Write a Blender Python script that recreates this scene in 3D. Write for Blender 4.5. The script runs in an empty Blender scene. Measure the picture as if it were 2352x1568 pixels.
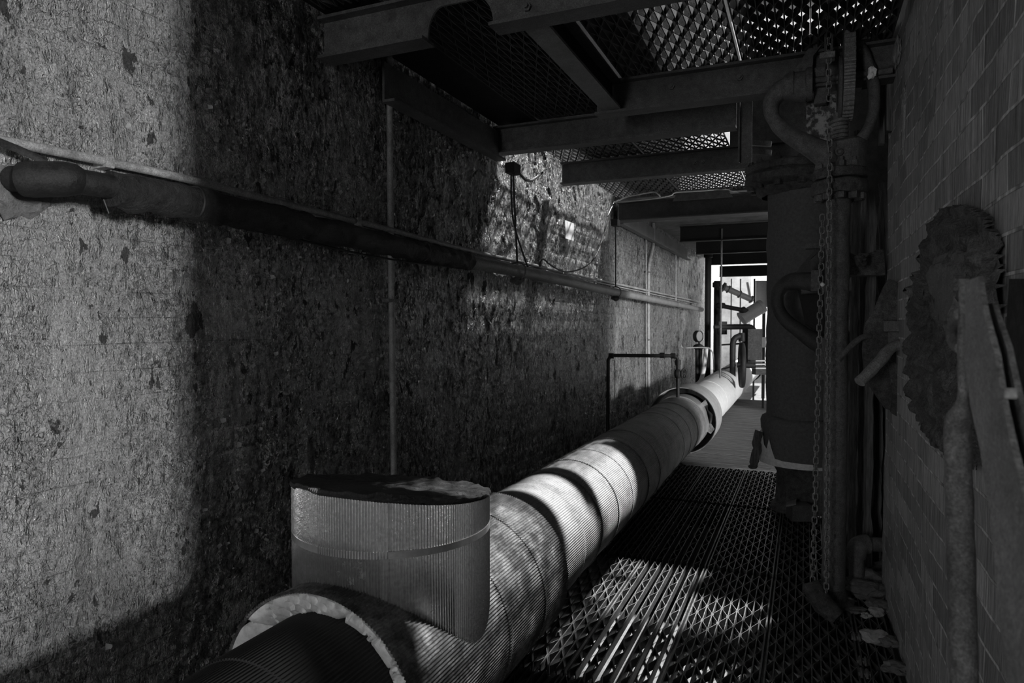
import bpy, math, random
import numpy as np
from mathutils import Vector, Matrix
from mathutils import noise as mnoise
S = bpy.context.scene
COL = S.collection
R = random.Random(7)
PI = math.pi
H = 1.27                      # lens height above the floor grating
F = 1558.0; YAW = math.radians(23.4); PITCH = math.atan(44 / 1558)
_s, _c, _sp, _cp = math.sin(YAW), math.cos(YAW), math.sin(PITCH), math.cos(PITCH)
FW = Vector((-_s * _cp, _c * _cp, -_sp)); RT = Vector((_c, _s, 0)); UP = RT.cross(FW)
CAM = Vector((0, 0, H))
XL, XR = -1.81, 0.345          # faces of the two brick walls

def ray(u, v): return FW + RT * ((u - 1176) / F) + UP * ((784 - v) / F)
def atX(u, v, X): r = ray(u, v); return CAM + r * (X / r.x)
def atY(u, v, Y): r = ray(u, v); return CAM + r * (Y / r.y)
def atZ(u, v, z): r = ray(u, v); return CAM + r * ((z - H) / r.z)
def atD(u, v, d): return CAM + ray(u, v) * d

# ------------------------------------------------------------------ meshes
class MB:
    def __init__(self): self.v = []; self.f = []
    def add(self, vs, fs):
        b = len(self.v); self.v += [Vector(p) for p in vs]; self.f += [tuple(b + i for i in q) for q in fs]; return self
    def box(self, x0, x1, y0, y1, z0, z1):
        vs = [(x, y, z) for x in (x0, x1) for y in (y0, y1) for z in (z0, z1)]
        return self.add(vs, [(0, 1, 3, 2), (4, 6, 7, 5), (0, 4, 5, 1), (2, 3, 7, 6), (0, 2, 6, 4), (1, 5, 7, 3)])
    def obox(self, c, ax, ay, az):
        c = Vector(c); ax, ay, az = Vector(ax), Vector(ay), Vector(az)
        vs = [c + ax * i + ay * j + az * k for i in (-1, 1) for j in (-1, 1) for k in (-1, 1)]
        return self.add(vs, [(0, 1, 3, 2), (4, 6, 7, 5), (0, 4, 5, 1), (2, 3, 7, 6), (0, 2, 6, 4), (1, 5, 7, 3)])
    def bar(self, p, q, w, h, up=(0, 0, 1)):
        p, q = Vector(p), Vector(q); d = (q - p); L = d.length
        if L < 1e-6: return self
        d /= L; up = Vector(up); s = d.cross(up)
        if s.length < 1e-4: s = d.cross(Vector((1, 0, 0)))
        s.normalize(); n = s.cross(d)
        return self.obox((p + q) / 2, d * L / 2, s * w / 2, n * h / 2)
    def tube(self, path, r, n=14, closed=False, caps=True, jit=0.0, flat=None):
        P = [Vector(p) for p in path]; m = len(P); rs = r if isinstance(r, (list, tuple)) else [r] * m
        ref = None; rings = []; b = len(self.v)
        for i, p in enumerate(P):
            a = P[(i - 1) % m] if (closed or i > 0) else p; c = P[(i + 1) % m] if (closed or i < m - 1) else p
            t = (c - a).normalized()
            if ref is None:
                ref = t.cross(Vector((0, 0, 1)))
                if ref.length < 1e-3: ref = t.cross(Vector((1, 0, 0)))
                ref.normalize()
            else:
                ref = (ref - t * ref.dot(t)).normalized()
            bn = t.cross(ref)
            for k in range(n):
                a_ = 2 * PI * k / n; rr = rs[i] * (1 + (R.uniform(-jit, jit) if jit else 0))
                self.v.append(p + ref * (math.cos(a_) * rr * (flat[0] if flat else 1)) + bn * (math.sin(a_) * rr * (flat[1] if flat else 1)))
        for i in range(m if closed else m - 1):
            for k in range(n):
                j = (i + 1) % m
                self.f.append((b + i * n + k, b + i * n + (k + 1) % n, b + j * n + (k + 1) % n, b + j * n + k))
        if caps and not closed:
            self.f.append(tuple(b + k for k in reversed(range(n)))); self.f.append(tuple(b + (m - 1) * n + k for k in range(n)))
        return self
    def cyl(self, p, q, r, n=16, r2=None): return self.tube([p, q], [r, r if r2 is None else r2], n)
    def lathe(self, c, axis, prof, n=32, rip=None, jit=0, a0=0.0, a1=2 * PI):
        """prof: (radius, height) rows; rip=(count, depth) ripples the radius"""
        c = Vector(c); ax = Vector(axis).normalized()
        x = ax.cross(Vector((0, 0, 1)))
        if x.length < 1e-3: x = ax.cross(Vector((0, 1, 0)))
        x.normalize(); y = ax.cross(x); full = abs(a1 - a0 - 2 * PI) < 1e-6
        nn = n if full else n + 1; b = len(self.v)
        for (r, h) in prof:
            for k in range(nn):
                a = a0 + (a1 - a0) * k / n
                rr = r
                if rip: rr += rip[1] * (0.5 + 0.5 * math.cos(a * rip[0]))
                if jit: rr += R.uniform(-jit, jit)
                self.v.append(c + ax * h + x * (math.cos(a) * rr) + y * (math.sin(a) * rr))
        for i in range(len(prof) - 1):
            for k in range(n if full else n):
                k2 = (k + 1) % nn
                if not full and k2 == 0: continue
                self.f.append((b + i * nn + k, b + i * nn + k2, b + (i + 1) * nn + k2, b + (i + 1) * nn + k))
        return self
    def prism(self, pts, vec):
        pts = [Vector(p) for p in pts]; vec = Vector(vec); n = len(pts)
        self.add(pts + [p + vec for p in pts], [tuple(range(n - 1, -1, -1)), tuple(range(n, 2 * n))] +
                 [(i, (i + 1) % n, n + (i + 1) % n, n + i) for i in range(n)]); return self
    def torus(self, c, axis, Rr, r, n=24, m=8, a0=0, a1=2 * PI):
        c = Vector(c); ax = Vector(axis).normalized(); x = ax.orthogonal().normalized(); y = ax.cross(x)
        full = abs(a1 - a0 - 2 * PI) < 1e-6
        pts = [c + x * (Rr * math.cos(a0 + (a1 - a0) * k / n)) + y * (Rr * math.sin(a0 + (a1 - a0) * k / n)) for k in range(n if full else n + 1)]
        return self.tube(pts, r, m, closed=full)
    def blob(self, c, rad, seed=0, amp=.3, fr=1.6, sub=3, cut=None):
        import bmesh
        bm = bmesh.new(); bmesh.ops.create_icosphere(bm, subdivisions=sub, radius=1)
        off = Vector((seed * 3.7, seed * 1.3, seed * .7)); rad = Vector(rad)
        vs = []
        for v in bm.verts:
            p = v.co.copy(); k = 1 + amp * mnoise.noise(p * fr + off) + amp * .4 * mnoise.noise(p * fr * 3 + off)
            q = p * k
            if cut: q.z = max(q.z, cut)
            vs.append(Vector(c) + Vector((q.x * rad.x, q.y * rad.y, q.z * rad.z)))
        fs = [tuple(v.index for v in f.verts) for f in bm.faces]; bm.free()
        return self.add(vs, fs)
    def rough(self, amp, fr, seed=0):
        o = Vector((seed * 5.1, seed, -seed))
        self.v = [p + Vector((mnoise.noise(p * fr + o), mnoise.noise(p * fr + o + Vector((9, 0, 0))), mnoise.noise(p * fr + o + Vector((0, 9, 0))))) * amp for p in self.v]
        return self
    def build(self, name, mat, parent=None, smooth=True, ang=.7, label=None):
        me = bpy.data.meshes.new(name)
        if parent is not None: off = ORG[parent]
        else:
            xs = [p.x for p in self.v]; ys = [p.y for p in self.v]; zs = [p.z for p in self.v]
            off = Vector(((min(xs) + max(xs)) / 2, (min(ys) + max(ys)) / 2, min(zs)))
        me.from_pydata([tuple(p - off) for p in self.v], [], self.f)
        me.validate()
        me.update()
        if smooth:
            me.shade_smooth(); me.set_sharp_from_angle(angle=ang)
        me.materials.append(mat)
        o = bpy.data.objects.new(name, me); COL.objects.link(o)
        if parent is not None: o.parent = parent
        else: o.location = off
        ORG[o] = off
        if label: o['label'] = label
        return o
ORG = {}
def thing(name, label, cat, loc=(0, 0, 0), group=None):
    o = bpy.data.objects.new(name, None); COL.objects.link(o); o.location = loc; o.empty_display_size = .1
    o['label'] = label; o['category'] = cat
    if group: o['group'] = group
    ORG[o] = Vector(loc); return o
def tag(o, label, cat, group=None, kind=None):
    o['label'] = label; o['category'] = cat
    if group: o['group'] = group
    if kind: o['kind'] = kind
    return o
def struct(o): o['kind'] = 'structure'; return o
def arc(c, r, a0, a1, n, ex=(1, 0, 0), ey=(0, 0, 1)):
    c = Vector(c); ex = Vector(ex); ey = Vector(ey)
    return [c + ex * (r * math.cos(a0 + (a1 - a0) * i / n)) + ey * (r * math.sin(a0 + (a1 - a0) * i / n)) for i in range(n + 1)]
def smooth_path(pts, k=6):
    P = [Vector(p) for p in pts]; out = []
    for i in range(len(P) - 1):
        p0 = P[max(i - 1, 0)]; p1 = P[i]; p2 = P[i + 1]; p3 = P[min(i + 2, len(P) - 1)]
        for j in range(k):
            t = j / k; t2 = t * t; t3 = t2 * t
            out.append(.5 * ((2 * p1) + (p2 - p0) * t + (2 * p0 - 5 * p1 + 4 * p2 - p3) * t2 + (3 * p1 - p0 - 3 * p2 + p3) * t3))
    out.append(P[-1]); return out

# ------------------------------------------------------------------ materials
class NT:
    def __init__(self, name):
        self.m = bpy.data.materials.new(name); self.m.use_nodes = True
        self.t = self.m.node_tree; self.t.nodes.clear()
        self.out = self.t.nodes.new('ShaderNodeOutputMaterial'); self.b = self.t.nodes.new('ShaderNodeBsdfPrincipled')
        self.t.links.new(self.b.outputs[0], self.out.inputs[0]); self.co = self.t.nodes.new('ShaderNodeTexCoord')
    def n(self, typ, **kw):
        x = self.t.nodes.new('ShaderNode' + typ)
        for k, v in kw.items(): setattr(x, k, v)
        return x
    def l(self, a, b): self.t.links.new(a, b)
    def geo(self): return self.n('NewGeometry').outputs['Position']
    def mapv(self, src, scale=(1, 1, 1), loc=(0, 0, 0)):
        m = self.n('Mapping'); m.inputs['Scale'].default_value = scale; m.inputs['Location'].default_value = loc; self.l(src, m.inputs[0]); return m.outputs[0]
    def noise(self, vec, scale, detail=4, rough=.6, dist=0):
        x = self.n('TexNoise'); x.inputs['Scale'].default_value = scale; x.inputs['Detail'].default_value = detail
        x.inputs['Roughness'].default_value = rough; x.inputs['Distortion'].default_value = dist; self.l(vec, x.inputs['Vector']); return x.outputs['Fac']
    def vor(self, vec, scale, feat='F1', out='Distance'):
        x = self.n('TexVoronoi', feature=feat); x.inputs['Scale'].default_value = scale; self.l(vec, x.inputs['Vector']); return x.outputs[out]
    def ramp(self, src, stops, interp='LINEAR'):
        x = self.n('ValToRGB'); x.color_ramp.interpolation = interp; el = x.color_ramp.elements
        while len(el) < len(stops): el.new(.5)
        for e, (p, v) in zip(el, stops): e.position = p; e.color = (v, v, v, 1)
        self.l(src, x.inputs[0]); return x.outputs[0]
    def math(self, op, a, b=None, c=None):
        x = self.n('Math', operation=op)
        for i, q in enumerate((a, b, c)):
            if q is None: continue
            if isinstance(q, (int, float)): x.inputs[i].default_value = q
            else: self.l(q, x.inputs[i])
        return x.outputs[0]
    def mix(self, fac, a, b):
        x = self.n('Mix', data_type='FLOAT')
        for i, q in ((0, fac), (2, a), (3, b)):
            if isinstance(q, (int, float)): x.inputs[i].default_value = q
            else: self.l(q, x.inputs[i])
        return x.outputs[0]
    def color(self, val):
        x = self.n('CombineColor')
        for i in range(3):
            if isinstance(val, (int, float)): x.inputs[i].default_value = val
            else: self.l(val, x.inputs[i])
        self.l(x.outputs[0], self.b.inputs['Base Color'])
    def set(self, key, val):
        if isinstance(val, (int, float)): self.b.inputs[key].default_value = val
        else: self.l(val, self.b.inputs[key])
    def bump(self, h, strength=1, dist=.01, prev=None):
        x = self.n('Bump'); x.inputs['Strength'].default_value = strength; x.inputs['Distance'].default_value = dist
        self.l(h, x.inputs['Height'])
        if prev is not None: self.l(prev, x.inputs['Normal'])
        return x.outputs[0]

def mat_metal(name, base, spread=.5, rough=.6, metal=.0, nscale=30, bump=.004, spec=.5, specks=True):
    t = NT(name); p = t.geo()
    a = t.noise(p, nscale, 6, .7); b = t.noise(p, nscale * .17, 3, .5)
    f = t.math('MULTIPLY', t.ramp(a, [(.3, 1 - spread), (.7, 1 + spread)]), t.ramp(b, [(.3, 1 - spread * .6), (.7, 1.2)]))
    val = t.math('MULTIPLY', t.math('MULTIPLY', f, base), t.ramp(t.noise(p, 260, 2, .6), [(.32, .65), (.68, 1.35)]))
    if specks:
        sp = t.noise(p, nscale * 5, 2, .5); val = t.mix(t.ramp(sp, [(.70, 0), (.78, 1)]), val, min(base * 2.6, .6))
    t.color(val); t.set('Roughness', t.ramp(a, [(.3, rough - .12), (.7, min(1, rough + .15))])); t.set('Metallic', metal); t.set('Specular IOR Level', spec)
    t.l(t.bump(t.noise(p, nscale * 2.2, 5, .7), 1, bump), t.b.inputs['Normal'])
    return t.m

def mat_paint_wall():
    t = NT('peeling_paint_brick'); p = t.geo()
    flat = t.mapv(p, (0.02, 1, 1))
    tall = t.mapv(p, (.02, 1.6, .9))
    warp = t.n('VectorMath', operation='ADD'); nz = t.n('TexNoise'); nz.inputs['Scale'].default_value = 9; nz.inputs['Detail'].default_value = 5; t.l(flat, nz.inputs['Vector'])
    sc = t.n('VectorMath', operation='SCALE'); sc.inputs['Scale'].default_value = .05; t.l(nz.outputs['Color'], sc.inputs[0])
    t.l(tall, warp.inputs[0]); t.l(sc.outputs[0], warp.inputs[1]); w = warp.outputs[0]
    # flaked-off patches
    n1 = t.noise(w, 5.5, 5, .62); n2 = t.noise(t.mapv(w, (1, 1, 1), (3, 7, 2)), 13, 4, .6); big = t.noise(flat, .9, 3, .5)
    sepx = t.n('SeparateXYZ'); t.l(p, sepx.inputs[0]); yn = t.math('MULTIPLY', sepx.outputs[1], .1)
    dens = t.math('MULTIPLY_ADD', t.ramp(yn, [(.14, 0), (.3, 1)]), .028, -.002)   # more flaking past the first metres, thickened to darken the shaded stretch
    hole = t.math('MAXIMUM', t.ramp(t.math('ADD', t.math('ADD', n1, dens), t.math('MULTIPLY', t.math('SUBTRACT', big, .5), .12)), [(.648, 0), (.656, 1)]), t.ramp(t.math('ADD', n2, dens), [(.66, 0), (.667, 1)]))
    # tone
    stain = t.noise(t.mapv(p, (.02, 5, .55)), 2.2, 3, .6); grain = t.noise(flat, 170, 3, .7)
    tone = t.math('MULTIPLY', t.ramp(stain, [(.25, .22), (.75, .46)]), t.ramp(grain, [(.28, .55), (.72, 1.3)]))
    dirt = t.ramp(t.noise(flat, 26, 6, .75), [(.5, 0), (.72, 1)])
    lowd = t.math('MULTIPLY', dirt, t.ramp(t.noise(flat, 1.1, 2, .5), [(.42, .1), (.62, 1)]))
    tone = t.mix(t.math('MULTIPLY', lowd, .7), tone, .07)
    w2n = t.n('TexNoise'); w2n.inputs['Scale'].default_value = 45; w2n.inputs['Detail'].default_value = 4; t.l(flat, w2n.inputs['Vector']); w2s = t.n('VectorMath', operation='SCALE'); w2s.inputs['Scale'].default_value = .03; t.l(w2n.outputs['Color'], w2s.inputs[0]); w2a = t.n('VectorMath', operation='ADD'); t.l(w, w2a.inputs[0]); t.l(w2s.outputs[0], w2a.inputs[1]); w2 = w2a.outputs[0]
    crack = t.vor(w2, 38, 'DISTANCE_TO_EDGE'); crack2 = t.vor(t.mapv(w2, (1, 1, 1), (5, 1, 8)), 100, 'DISTANCE_TO_EDGE')
    ck = t.math('MULTIPLY', t.ramp(crack, [(0, .62), (.022, 1)]), t.ramp(crack2, [(0, .8), (.03, 1)]))
    ckm = t.ramp(t.noise(flat, 3.5, 3, .5), [(.36, 1), (.6, 0)])
    tone = t.math('MULTIPLY', tone, t.mix(ckm, 1.0, ck))
    brickdark = t.math('MULTIPLY', t.noise(flat, 60, 4, .6), .08)
    t.set('Roughness', t.mix(hole, t.ramp(t.noise(flat, 40, 3, .6), [(.3, .16), (.7, .42)]), .9)); t.set('Specular IOR Level', .75)
    sy = t.n('CombineXYZ'); t.l(sepx.outputs[1], sy.inputs[0]); wz = t.math('ADD', sepx.outputs[2], t.math('MULTIPLY', t.math('SUBTRACT', t.noise(flat, 14, 4, .6), .5), .012)); t.l(wz, sy.inputs[1])
    br = t.n('TexBrick'); br.inputs['Scale'].default_value = 1; br.inputs['Brick Width'].default_value = .235; br.inputs['Row Height'].default_value = .0755; br.inputs['Mortar Size'].default_value = .0016; br.inputs['Mortar Smooth'].default_value = .6
    t.l(sy.outputs[0], br.inputs['Vector'])
    seam = t.math('MULTIPLY', br.outputs['Fac'], t.ramp(t.noise(t.mapv(p, (.02, 1, 1), (0, 4, 4)), 3.2, 4, .65), [(.42, 0), (.6, 1)]))
    chip = t.math('MULTIPLY', t.ramp(t.noise(t.mapv(w, (1, 1.1, .62), (7, 3, 1)), 30, 4, .68), [(.515, 0), (.555, 1)]), t.math('MULTIPLY', t.ramp(yn, [(.13, .12), (.19, 1)]), t.ramp(t.noise(flat, 2.2, 4, .6), [(.40, .1), (.56, 1)])))  # dark flecks: real flaking plus added darkening for the wall's shaded stretch
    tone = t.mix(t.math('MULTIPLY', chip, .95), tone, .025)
    t.color(t.mix(hole, t.mix(t.math('MULTIPLY', seam, .75), tone, .04), brickdark))
    # relief: curled chips, cracks, plate edges
    cell = t.n('TexVoronoi', feature='F1'); cell.inputs['Scale'].default_value = 26; t.l(w, cell.inputs['Vector'])
    cs = t.n('SeparateColor'); t.l(cell.outputs['Color'], cs.inputs[0])
    curl = t.math('MULTIPLY', t.math('MULTIPLY', cell.outputs['Distance'], 1.2), t.ramp(cs.outputs[0], [(.35, 0), (1, 1)]))
    hgt = t.math('ADD', t.math('MULTIPLY', curl, .9), t.math('MULTIPLY', t.ramp(crack, [(0, 0), (.05, 1)]), t.math('MULTIPLY', ckm, .3)))
    hgt = t.math('ADD', hgt, t.math('MULTIPLY', n1, 1.3))
    hgt = t.math('ADD', hgt, t.math('MULTIPLY', t.noise(t.mapv(p, (.02, 1.5, .6)), 42, 4, .7), .9))
    hgt = t.math('ADD', hgt, t.math('MULTIPLY', crack2, .25))
    hgt = t.math('ADD', hgt, t.math('MULTIPLY', t.noise(t.mapv(p, (.02, 2.2, .8)), 85, 3, .6), .5))
    def plates(vec, scale, seed):
        v = t.n('TexVoronoi', feature='F1'); v.inputs['Scale'].default_value = scale; sv = t.mapv(vec, (1, 1, 1), (seed, seed * 2, seed)); t.l(sv, v.inputs['Vector'])
        d = t.n('VectorMath', operation='SUBTRACT'); t.l(sv, d.inputs[0]); t.l(v.outputs['Position'], d.inputs[1])
        c = t.n('VectorMath', operation='SUBTRACT'); t.l(v.outputs['Color'], c.inputs[0]); c.inputs[1].default_value = (.5, .5, .5)
        q = t.n('VectorMath', operation='DOT_PRODUCT'); t.l(d.outputs[0], q.inputs[0]); t.l(c.outputs[0], q.inputs[1]); return q.outputs['Value'], v.outputs['Color']
    p1, c1 = plates(w2, 24, 1.7); p2, c2 = plates(w2, 70, 4.1)
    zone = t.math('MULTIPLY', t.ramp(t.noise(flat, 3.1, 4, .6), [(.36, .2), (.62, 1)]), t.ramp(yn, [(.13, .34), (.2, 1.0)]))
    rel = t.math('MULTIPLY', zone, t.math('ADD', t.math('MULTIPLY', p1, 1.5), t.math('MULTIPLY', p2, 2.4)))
    b1 = t.bump(hgt, 1.0, .016)
    t.l(t.bump(rel, 1.0, 1.0, b1), t.b.inputs['Normal'])
    return t.m

def mat_brick(name='glazed_brick'):
    t = NT(name); p = t.geo()
    sx = t.n('SeparateXYZ'); t.l(p, sx.inputs[0]); cb = t.n('CombineXYZ'); t.l(sx.outputs[1], cb.inputs[0]); t.l(sx.outputs[2], cb.inputs[1])
    wob = t.noise(p, 3, 2, .5)
    br = t.n('TexBrick'); br.inputs['Scale'].default_value = 1; br.inputs['Brick Width'].default_value = .235; br.inputs['Row Height'].default_value = .0755
    br.inputs['Mortar Size'].default_value = .0045; br.inputs['Mortar Smooth'].default_value = .35
    for k, v in (('Color1', .9), ('Color2', .45)): br.inputs[k].default_value = (v, v, v, 1)
    br.inputs['Mortar'].default_value = (1, 1, 1, 1)
    t.l(cb.outputs[0], br.inputs['Vector'])
    drip = t.noise(t.mapv(p, (1, 26, 1.1)), 3, 5, .65); fine = t.noise(t.mapv(p, (1, 2.2, .45)), 60, 4, .7)
    sep = t.n('SeparateColor'); t.l(br.outputs['Color'], sep.inputs[0])
    tone = t.math('MULTIPLY', t.math('MULTIPLY', sep.outputs[0], .5), t.math('MULTIPLY', t.ramp(drip, [(.28, .3), (.72, 1.75)]), t.ramp(fine, [(.3, .7), (.7, 1.3)])))
    mort = t.math('MULTIPLY', t.ramp(t.noise(t.mapv(p, (1, 4, 1)), 5, 4, .6), [(.36, .2), (.62, .85)]), t.ramp(fine, [(.3, .7), (.7, 1.2)]))
    tone = t.mix(br.outputs['Fac'], tone, mort)
    smear = t.ramp(t.noise(t.mapv(p, (1, 9, 1.3), (2, 1, 4)), 1.6, 6, .65), [(.62, 0), (.72, 1)])
    tone = t.mix(smear, tone, .5)
    t.color(tone); t.set('Roughness', .55)
    h = t.math('ADD', t.math('MULTIPLY', br.outputs['Fac'], -.5), t.math('MULTIPLY', fine, .5)); h = t.math('ADD', h, t.math('MULTIPLY', wob, 1.0))
    t.l(t.bump(h, .8, .008), t.b.inputs['Normal'])
    return t.m

def mat_jacket(name, base, dirt_lo, dirt_hi, metal=.35, rough=.42, spots=.6):
    t = NT(name); p = t.geo()
    d1 = t.noise(p, 7, 6, .68); d2 = t.noise(t.mapv(p, (1, .5, 1)), 55, 5, .75)
    dirt = t.ramp(t.math('ADD', t.math('MULTIPLY', d1, .65), t.math('MULTIPLY', d2, .35)), [(dirt_lo, 0), (dirt_hi, 1)])
    val = t.math('MULTIPLY', t.ramp(t.noise(p, 120, 3, .6), [(.3, .8), (.7, 1.12)]), base)
    val = t.mix(t.math('MULTIPLY', dirt, spots), val, .035)
    t.color(val); t.set('Metallic', t.math('MULTIPLY', t.math('SUBTRACT', 1, dirt), metal)); t.set('Roughness', t.mix(dirt, rough, .85))
    t.l(t.bump(t.noise(p, 90, 4, .7), .5, .002), t.b.inputs['Normal'])
    return t.m

def mat_plain(name, base, rough=.7, var=.35, sc=25, bump=.003, stretch=(1, 1, 1), metal=0):
    t = NT(name); p = t.mapv(t.geo(), stretch)
    a = t.noise(p, sc, 6, .7)
    t.color(t.math('MULTIPLY', t.ramp(a, [(.28, 1 - var), (.72, 1 + var)]), base)); t.set('Roughness', rough); t.set('Metallic', metal)
    t.l(t.bump(t.noise(p, sc * 2, 5, .7), 1, bump), t.b.inputs['Normal'])
    return t.m

M = dict(
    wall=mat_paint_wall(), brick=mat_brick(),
    flake=mat_plain('loose_paint', .36, .2, .3, 60, .001),
    beam=mat_metal('rusty_beam', .11, .45, .6, 0, 22, .003),
    beamdark=mat_metal('dark_beam', .055, .45, .65, 0, 22, .003),  # darker base than the other beams
    beampale=mat_metal('pale_painted_steel', .2, .3, .6, 0, 40, .002),
    iron=mat_metal('cast_iron', .13, .45, .55, .0, 45, .004),
    ironpale=mat_metal('worn_cast_iron', .24, .4, .5, .0, 60, .003),
    rust=mat_metal('corroded_iron', .11, .7, .7, .0, 35, .012),
    black=mat_metal('black_pipe_paint', .018, .4, .6, .0, 40, .002, spec=.3, specks=False),
    grate=mat_metal('grating_steel', .15, .35, .4, .45, 50, .001, specks=False),
    gratedark=mat_metal('grimy_grating_steel', .09, .4, .6, .2, 50, .001, specks=False),
    jacket=mat_jacket('corrugated_aluminium', .5, .35, .54, .3, .45, .88),
    dullsheet=mat_jacket('dull_corrugated_sheet', .23, .46, .66, 0, .8, .7),  # darker, rougher base than the aluminium jacket
    jacketdark=mat_jacket('dark_corrugated_sheet', .028, .35, .6, .0, .75, .8),  # near-black base for the near jacket
    stub=mat_jacket('clean_corrugated_aluminium', .9, .60, .76, .85, .24, .4),
    wrap=mat_plain('canvas_wrap', .76, .7, .25, 30, .003, (1, 4, 1)),
    plaster=mat_plain('insulation_plaster', .9, .8, .22, 45, .003),
    strap=mat_plain('galvanised_strap', .55, .3, .15, 60, .0005, metal=.7),
    tar=mat_metal('tarry_lid', .045, .6, .45, .0, 28, .02),
    lag=mat_metal('tarry_lagging', .022, .6, .6, .0, 30, .02),
    conduit=mat_metal('painted_conduit', .3, .4, .45, .0, 30, .003, specks=False),
    concrete=mat_plain('concrete', .09, .9, .5, 14, .006),
    subfloor=mat_plain('subfloor_concrete', .14, .9, .5, 9, .006),
    rib=mat_plain('wood_plank', .11, .8, .45, 30, .004, (.3, 3, 1)),
    pillar=mat_plain('pillar_cladding', .13, .85, .3, 55, .002),
    timber=mat_plain('split_timber', .17, .85, .7, 26, .01, (4, 4, .3)),
    stone=mat_plain('rubble', .16, .9, .5, 30, .01),
    stonepale=mat_plain('pale_mortar_lump', .42, .9, .35, 40, .008),
    paper=mat_plain('white_paper', .92, .6, .04, 30, .0005),
    cable=mat_plain('black_cable', .015, .5, .2, 30, .0005),
    ceil=mat_plain('ceiling_slab', .16, .8, .6, 5, .02),
    outwall=mat_plain('outer_building', .3, .9, .4, 3, .01),
    peel=None, white=mat_plain('white_lagging', .75, .6, .15, 30, .002), grey=mat_plain('grey_enamel', .3, .45, .15, 30, .001),
)
def mat_peel():
    t = NT('flaking_white_plate'); p = t.geo()
    a = t.noise(p, 26, 6, .65); f = t.ramp(a, [(.44, 0), (.54, 1)])
    t.color(t.mix(f, .42, t.math('MULTIPLY', t.noise(p, 60, 4, .6), .13))); t.set('Roughness', .7); t.l(t.bump(a, 1, .006), t.b.inputs['Normal']); return t.m
M['peel'] = mat_peel()

# ------------------------------------------------------------------ brick walls
def hash2(ix, iy, s):
    n = np.sin(ix * 127.1 + iy * 311.7 + s * 74.7) * 43758.5453
    return n - np.floor(n)
def vnoise(x, y, s):
    ix, iy = np.floor(x), np.floor(y); fx, fy = x - ix, y - iy; fx = fx * fx * (3 - 2 * fx); fy = fy * fy * (3 - 2 * fy)
    a = hash2(ix, iy, s); b = hash2(ix + 1, iy, s); c = hash2(ix, iy + 1, s); d = hash2(ix + 1, iy + 1, s)
    return (a * (1 - fx) + b * fx) * (1 - fy) + (c * (1 - fx) + d * fx) * fy
def fbm(x, y, s, o=4):
    t = 0; a = .5
    for i in range(o): t = t + a * vnoise(x * 2 ** i, y * 2 ** i, s + i * 3.1); a *= .5
    return t
def voro(x, y, s):
    ix, iy = np.floor(x), np.floor(y); best = np.full(x.shape, 9.0); cid = np.zeros(x.shape)
    for dx in (-1, 0, 1):
        for dy in (-1, 0, 1):
            cx, cy = ix + dx, iy + dy; px = cx + hash2(cx, cy, s); py = cy + hash2(cx, cy, s + 9.2)
            d = np.hypot(px - x, py - y); h = hash2(cx, cy, s + 4.4); m = d < best; best = np.where(m, d, best); cid = np.where(m, h, cid)
    return best, cid
def grid_mesh(name, X, Y, Z, mat):
    ny, nz = X.shape; me = bpy.data.meshes.new(name)
    co = np.stack([X, Y, Z], -1).reshape(-1, 3).astype(np.float32)
    i = np.arange(ny * nz).reshape(ny, nz); q = np.stack([i[:-1, :-1], i[1:, :-1], i[1:, 1:], i[:-1, 1:]], -1).reshape(-1, 4)
    me.vertices.add(len(co)); me.vertices.foreach_set('co', co.ravel()); me.loops.add(q.size); me.loops.foreach_set('vertex_index', q.ravel().astype(np.int32))
    me.polygons.add(len(q)); me.polygons.foreach_set('loop_start', np.arange(0, q.size, 4, dtype=np.int32)); me.polygons.foreach_set('loop_total', np.full(len(q), 4, dtype=np.int32))
    me.update(); me.validate(); me.shade_smooth(); me.materials.append(mat)
    o = bpy.data.objects.new(name, me); COL.objects.link(o); ORG[o] = Vector((0, 0, 0)); return o
def left_relief(Y, Z):
    row = np.floor(Z / .0755); fr = Z / .0755 - row; yy = Y / .235 + .5 * (row % 2); fc = yy - np.floor(yy)
    g = np.exp(-((np.minimum(fr, 1 - fr) * .0755 / .006) ** 2)); g2 = np.exp(-((np.minimum(fc, 1 - fc) * .235 / .006) ** 2))
    brk = hash2(np.floor(yy), row, 2.0)
    wear = np.clip((fbm(Y * 1.1, Z * 1.1, 3.3) - .35) * 3.5, 0.1, 1)
    d = .004 * (brk - .5) * wear - .006 * np.maximum(g, g2 * .7) * wear
    d += .022 * (fbm(Y * 3, Z * 3, 1.0) - .47) + .010 * (fbm(Y * 12, Z * 10, 6.0) - .47)
    b, c = voro(Y * 15 + 1.5 * fbm(Y * 9, Z * 9, 8.), Z * 12 + 1.5 * fbm(Y * 9, Z * 9, 18.), 5.0)
    zone = np.clip((fbm(Y * 1.7, Z * 1.7, 11.) - .36) * 5, 0, 1) * np.clip((Y - .5) / 1.2, .25, 1)
    d += zone * np.where(c > .62, .009 * b * (c - .3), np.where(c < .16, -.006, 0))
    return d
ys = []; y = -1.6
while y < 14.0:
    ys.append(y); y += .02 if y < .7 else (.007 if y < 3.2 else .007 + (y - 3.2) * .0022)
ys = np.array(ys); zs = np.arange(-.4, 2.62, .0085)
Yg, Zg = np.meshgrid(ys, zs, indexing='ij')
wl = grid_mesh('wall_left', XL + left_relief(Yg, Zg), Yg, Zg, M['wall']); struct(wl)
MB().box(XL - .4, XL - .06, -1.6, 14.0, -.4, 6.5).build('wall_left_core', M['outwall'], wl, smooth=False)

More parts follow.
